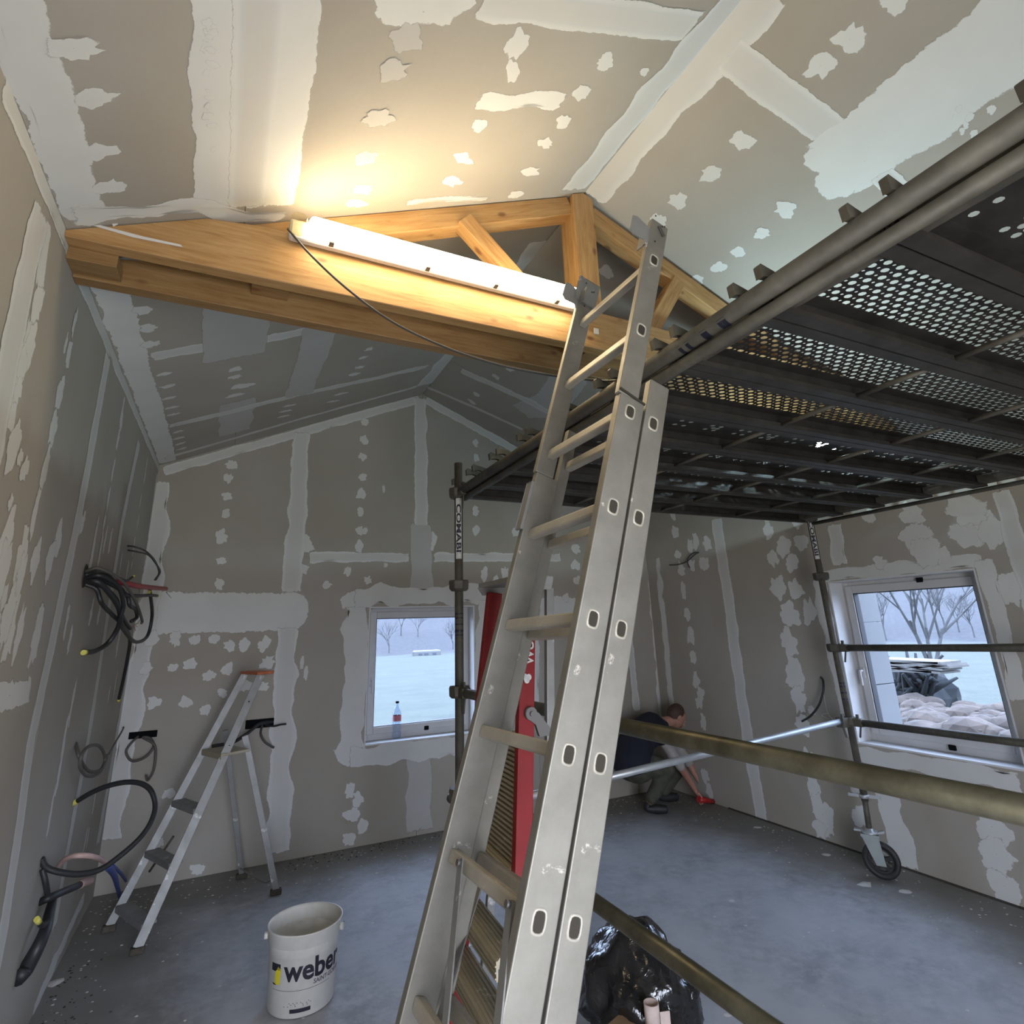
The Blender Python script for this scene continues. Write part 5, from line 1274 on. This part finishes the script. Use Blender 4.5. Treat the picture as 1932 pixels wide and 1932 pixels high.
# ------------------------------------------------------------------ water bottle on the sill of window 1
q = at(748, 1393, 'z', BWZ0+.012); 
bt = thing('water_bottle', 'clear plastic water bottle with a pink label on the back window sill', 'bottle', (q.x, q.y, BWZ0+.012))
bm = nb(); lathe(bm, [(0, .003), (.028, .003), (.039, .012), (.040, .05), (.037, .06), (.040, .07), (.040, .11), (.038, .115), (.040, .12), (.040, .20), (.036, .235), (.020, .275), (.013, .29), (.013, .305), (0, .305)], 24, (q.x, q.y, BWZ0+.012)); obj('body', bm, 'bottle', bt)
simple('label_pink', (.62, .20, .25), .5, 0, .3, 60)
bm = nb(); lathe(bm, [(.0405, .150), (.0405, .20)], 24, (q.x, q.y, BWZ0+.012)); obj('label_band', bm, 'label_pink', bt)
bm = nb(); lathe(bm, [(0, .305), (.016, .305), (.016, .322), (0, .322)], 16, (q.x, q.y, BWZ0+.012)); obj('cap', bm, 'black_block', bt)

# ------------------------------------------------------------------ crouching worker at the right wall
def skinned(name, joints, edges, radii, m, parent, sub=2, vox=0):
    me = bpy.data.meshes.new(name); me.from_pydata([V(j) for j in joints], edges, []); me.update(); o = bpy.data.objects.new(name, me); COL.objects.link(o)
    sk = o.modifiers.new('skin', 'SKIN'); sk.use_smooth_shade = True
    for i, r in enumerate(radii):
        sv = me.skin_vertices[0].data[i]; sv.radius = (r, r) if not isinstance(r, tuple) else r; sv.use_root = (i == 0)
    ss = o.modifiers.new('sub', 'SUBSURF'); ss.levels = sub; ss.render_levels = sub
    if vox:
        rm = o.modifiers.new('remesh', 'REMESH'); rm.mode = 'VOXEL'; rm.voxel_size = vox
        sm = o.modifiers.new('smooth', 'SMOOTH'); sm.factor = .5; sm.iterations = 8
    me.materials.append(M[m]); dg = bpy.context.evaluated_depsgraph_get(); dg.update(); nm = bpy.data.meshes.new_from_object(o.evaluated_get(dg)); bpy.data.objects.remove(o)
    for p in nm.polygons: p.use_smooth = True
    o = bpy.data.objects.new(name, nm); COL.objects.link(o)
    if parent is not None: attach(o, parent)
    return o
def grown(name, caps, m, parent, vox=.012, it=6):
    """one continuous surface grown from tapering limbs (p, q, rp, rq)"""
    bm = nb()
    for p, q, a, b in caps:
        p, q = V(p), V(q); n = max(2, int((q-p).length/(min(a, b)*.35)))
        for k in range(n+1):
            t = k/n; r = bmesh.ops.create_icosphere(bm, subdivisions=2, radius=a+(b-a)*t); c = p.lerp(q, t)
            for v in r['verts']: v.co += c
    me = bpy.data.meshes.new(name); bm.to_mesh(me); bm.free(); o = bpy.data.objects.new(name, me); COL.objects.link(o)
    rm = o.modifiers.new('remesh', 'REMESH'); rm.mode = 'VOXEL'; rm.voxel_size = vox
    sm = o.modifiers.new('smooth', 'SMOOTH'); sm.factor = .5; sm.iterations = it
    me.materials.append(M[m]); dg = bpy.context.evaluated_depsgraph_get(); dg.update(); nm = bpy.data.meshes.new_from_object(o.evaluated_get(dg)); bpy.data.objects.remove(o)
    for p in nm.polygons: p.use_smooth = True
    if not nm.materials: nm.materials.append(M[m])
    o = bpy.data.objects.new(name, nm); COL.objects.link(o); attach(o, parent); return o
def yp(px, py, y): return at(px, py, 'y', y)
hip = yp(1196, 1432, 5.10); chest = yp(1228, 1375, 5.12); neck = yp(1254, 1362, 5.10); head = yp(1276, 1352, 5.08)
knR = yp(1258, 1452, 4.92); anR = yp(1226, 1512, 5.02); knL = yp(1275, 1455, 5.28); anL = yp(1250, 1496, 5.25)
shR = yp(1240, 1378, 4.98); elR = yp(1284, 1446, 4.95); haR = yp(1316, 1497, 4.97); shL = yp(1252, 1372, 5.26); elL = yp(1300, 1440, 5.22); haL = yp(1328, 1490, 5.12)
person = thing('person', 'person in dark jumper and camouflage trousers crouching at the foot of the right wall', 'person', (hip.x, hip.y, 0))
mid = (hip+chest)/2+V((-.05, 0, .05))
# trousers + torso + head as one body surface
wrR, wrL = lerp(elR, haR, .93), lerp(elL, haL, .93)
body = grown('body', [(hip, mid, .12, .13), (mid, chest, .13, .13), (chest, neck, .12, .05), (neck, head-V((.03, 0, .03)), .052, .055), (hip+V((.02, -.08, 0)), knR, .09, .058), (knR, anR, .056, .040),
    (hip+V((.02, .09, 0)), knL, .09, .058), (knL, anL, .056, .040), (chest, shR, .09, .06), (shR, elR, .052, .042), (elR, wrR, .042, .027), (chest, shL, .09, .06), (shL, elL, .052, .042), (elL, wrL, .042, .027)], 'skin', person, .011)
jum = grown('jumper', [(hip+V((-.03, -.05, 0)), mid, .175, .17), (hip+V((-.03, .07, 0)), mid, .175, .17), (mid, chest, .175, .165), (chest, neck-V((.04, 0, .03)), .13, .075), (chest, shR, .12, .082), (chest, shL, .12, .082),
    (shR, lerp(shR, elR, .25), .080, .070), (shL, lerp(shL, elL, .25), .080, .070)], 'sweater', person, .014)
for a_, b_2 in ((shR, elR), (shL, elL)): grown('sleeve', [(lerp(a_, b_2, .24), lerp(a_, b_2, .98), .064, .052)], 'sleeve', person, .010)
grown('trousers', [(hip+V((.0, -.05, -.05)), hip+V((.0, .06, -.05)), .165, .165), (hip+V((.04, -.08, -.03)), knR, .125, .085), (knR, lerp(knR, anR, .9), .080, .062), (hip+V((.04, .09, -.03)), knL, .125, .085), (knL, lerp(knL, anL, .9), .080, .062)], 'camo', person, .013)
for an_, dr in ((anR, V((.5, -.35, 0))), (anL, V((.6, -.2, 0)))):
    d_ = dr.normalized(); heel = V((an_.x, an_.y, .045))-d_*.05; toe = V((an_.x, an_.y, .038))+d_*.17
    skinned('shoe', [V((an_.x, an_.y, .11)), heel, lerp(heel, toe, .6), toe], [(0, 1), (1, 2), (2, 3)], [.048, .046, .045, .036], 'shoe', person)
# head
def ell(c, rx, ry, rz, R=None, sub=3, nz=0):
    bm = nb(); bmesh.ops.create_icosphere(bm, subdivisions=sub, radius=1)
    for v in bm.verts:
        p = V((v.co.x*rx, v.co.y*ry, v.co.z*rz)); p = (R @ p if R is not None else p); v.co = p+V(c)
        if nz: v.co += v.co.normalized()*nz*noise.noise(v.co*30)
    return bm
fd = (V((.75, -.15, -.65))).normalized()   # the way he looks: down to the wall foot
hs = fd.cross(V((0, 0, 1))).normalized(); hu = hs.cross(fd).normalized(); HR = Matrix((fd, hs, hu)).transposed()
hd = obj('head', ell(head, .098, .074, .112, HR), 'skin', person, True)
bm = ell(head-fd*.022+hu*.018, .092, .080, .106, HR, 3, .002); obj('hair', bm, 'hair', person, True)
bm = nb(); 
poly_prism(bm, [head+fd*.092+hu*.02-hs*.004, head+fd*.122-hu*.025-hs*.0, head+fd*.092-hu*.03-hs*.004], hs, .018); obj('nose', bm, 'skin', hd)
for sg in (-1, 1):
    obj('eye', ell(head+fd*.087+hs*sg*.030+hu*.012, .010, .014, .008, HR, 2), 'sticker_white', hd, True)
    obj('ear', ell(head+hs*sg*.076-fd*.005-hu*.005, .020, .008, .030, HR, 2), 'skin', hd, True)
bm = nb(); box(bm, head+fd*.090-hu*.055, (.008, .040, .007), HR, .002); obj('mouth', bm, 'conduit_red', hd)
# hands
def hand(c, fwd, sidev, par):
    fwd = V(fwd).normalized(); sd_ = V(sidev).normalized(); upv = fwd.cross(sd_).normalized()
    J = [c-fwd*.03, c+fwd*.045]; E = [(0, 1)]; Rr_ = [.020, .024]
    for k, (off, ln) in enumerate(((-.030, .055), (-.010, .065), (.010, .062), (.028, .048))):
        i = len(J); J += [c+fwd*.05+sd_*off, c+fwd*(.05+ln*.55)+sd_*off*1.1-upv*.012, c+fwd*(.05+ln*.75)+sd_*off-upv*(.012+ln*.5)]; E += [(1, i), (i, i+1), (i+1, i+2)]; Rr_ += [.010, .009, .008]
    i = len(J); J += [c+sd_*-.035+fwd*.005, c+sd_*-.055+fwd*.035-upv*.02]; E += [(0, i), (i, i+1)]; Rr_ += [.012, .010]
    return skinned('hand', J, E, Rr_, 'skin', par, 1)
hand(haR, haR-elR, (0, 1, 0), person); hand(haL, haL-elL, (0, 1, 0), person)
skinned('wristband', [lerp(elL, haL, .30), lerp(elL, haL, .42)], [(0, 1)], [.040, .038], 'shoe', person)
tl = thing('lifting_tool', 'red-handled hand tool held at the foot of the right wall', 'hand tool', yp(1335, 1512, 4.95))
bm = nb(); a, b = yp(1318, 1508, 4.93), yp(1346, 1512, 4.95); cyl(bm, a, b, .028, 12, .022); obj('body', bm, 'tool_red', tl)
bm = nb(); c = yp(1360, 1520, 4.93); cyl(bm, b, c, .012, 8, .006); obj('blade', bm, 'black_block', tl)

# ------------------------------------------------------------------ debris on the floor
rd = random.Random(21)
def flake(bm, x, y, s, flat=.35):
    n = rd.choice((5, 6, 7)); pts = []
    for k in range(n):
        t = 2*PI*k/n; r = s*rd.uniform(.6, 1.1); pts.append((x+r*math.cos(t)*rd.uniform(.8, 1.3), y+r*math.sin(t), .0003))
    A = [bm.verts.new(p) for p in pts]; top = bm.verts.new((x, y, s*flat))
    for k in range(n): bm.faces.new((A[k], A[(k+1) % n], top))
bm = nb()
for k in range(900):
    e = rd.random()
    if e < .45: x, y = rd.uniform(XL+.03, XR-.05), YB-.03-abs(rd.gauss(0, .35))
    elif e < .65: x, y = XL+.03+abs(rd.gauss(0, .25)), rd.uniform(2, YB-.1)
    elif e < .85: x, y = XR-.04-abs(rd.gauss(0, .3)), rd.uniform(1.5, YB-.1)
    else: x, y = rd.uniform(XL+.1, XR-.1), rd.uniform(2, YB-.1)
    flake(bm, x, y, rd.uniform(.003, .011))
o = tag(obj('plaster_crumbs', bm, 'dust'), 'white plaster crumbs scattered over the concrete floor', 'debris'); o['kind'] = 'stuff'
bm = nb()
for k in range(260):
    if rd.random() < .5: x, y = rd.uniform(.6, 2.4), YB-.02-abs(rd.gauss(0, .12))
    else: x, y = XL+.03+abs(rd.gauss(0, .12)), rd.uniform(2.6, 4.6)
    flake(bm, x, y, rd.uniform(.003, .010), .6)
o = tag(obj('dirt_crumbs', bm, 'dirt'), 'dark dirt crumbs swept along the feet of the walls', 'debris'); o['kind'] = 'stuff'
for i, (x, y, s, lab) in enumerate(((1560, 1613, .045, 'pale flat plaster flake left of the castor wheel'), (1632, 1668, .05, 'pale plaster flake right beside the castor wheel'), (1708, 1682, .04, 'thin plaster flake on the floor right of the castor'),
                       (1430, 1561, .035, 'small plaster flake near the foot of the right wall'), (108, 1853, .05, 'large plaster flake at the foot of the left wall'), (1372, 1915, .02, 'small white flake right of the bin bag'), (1380, 1700, .02, 'small white flake on the open floor right of the ladder'))):
    q = at(x, y, 'z', 0); bm = nb(); flake(bm, q.x, q.y, s, .15); tag(obj('plaster_flake', bm, 'dust'), lab, 'debris')
# dark strip painted for the shade in the gap at the right wall foot
bm = nb(); mm(bm, (XR-.012, 1.2, 0), (XR+.0, 4.75, .011)); o = struct(obj('gap_shade_1', bm, 'dirt'))
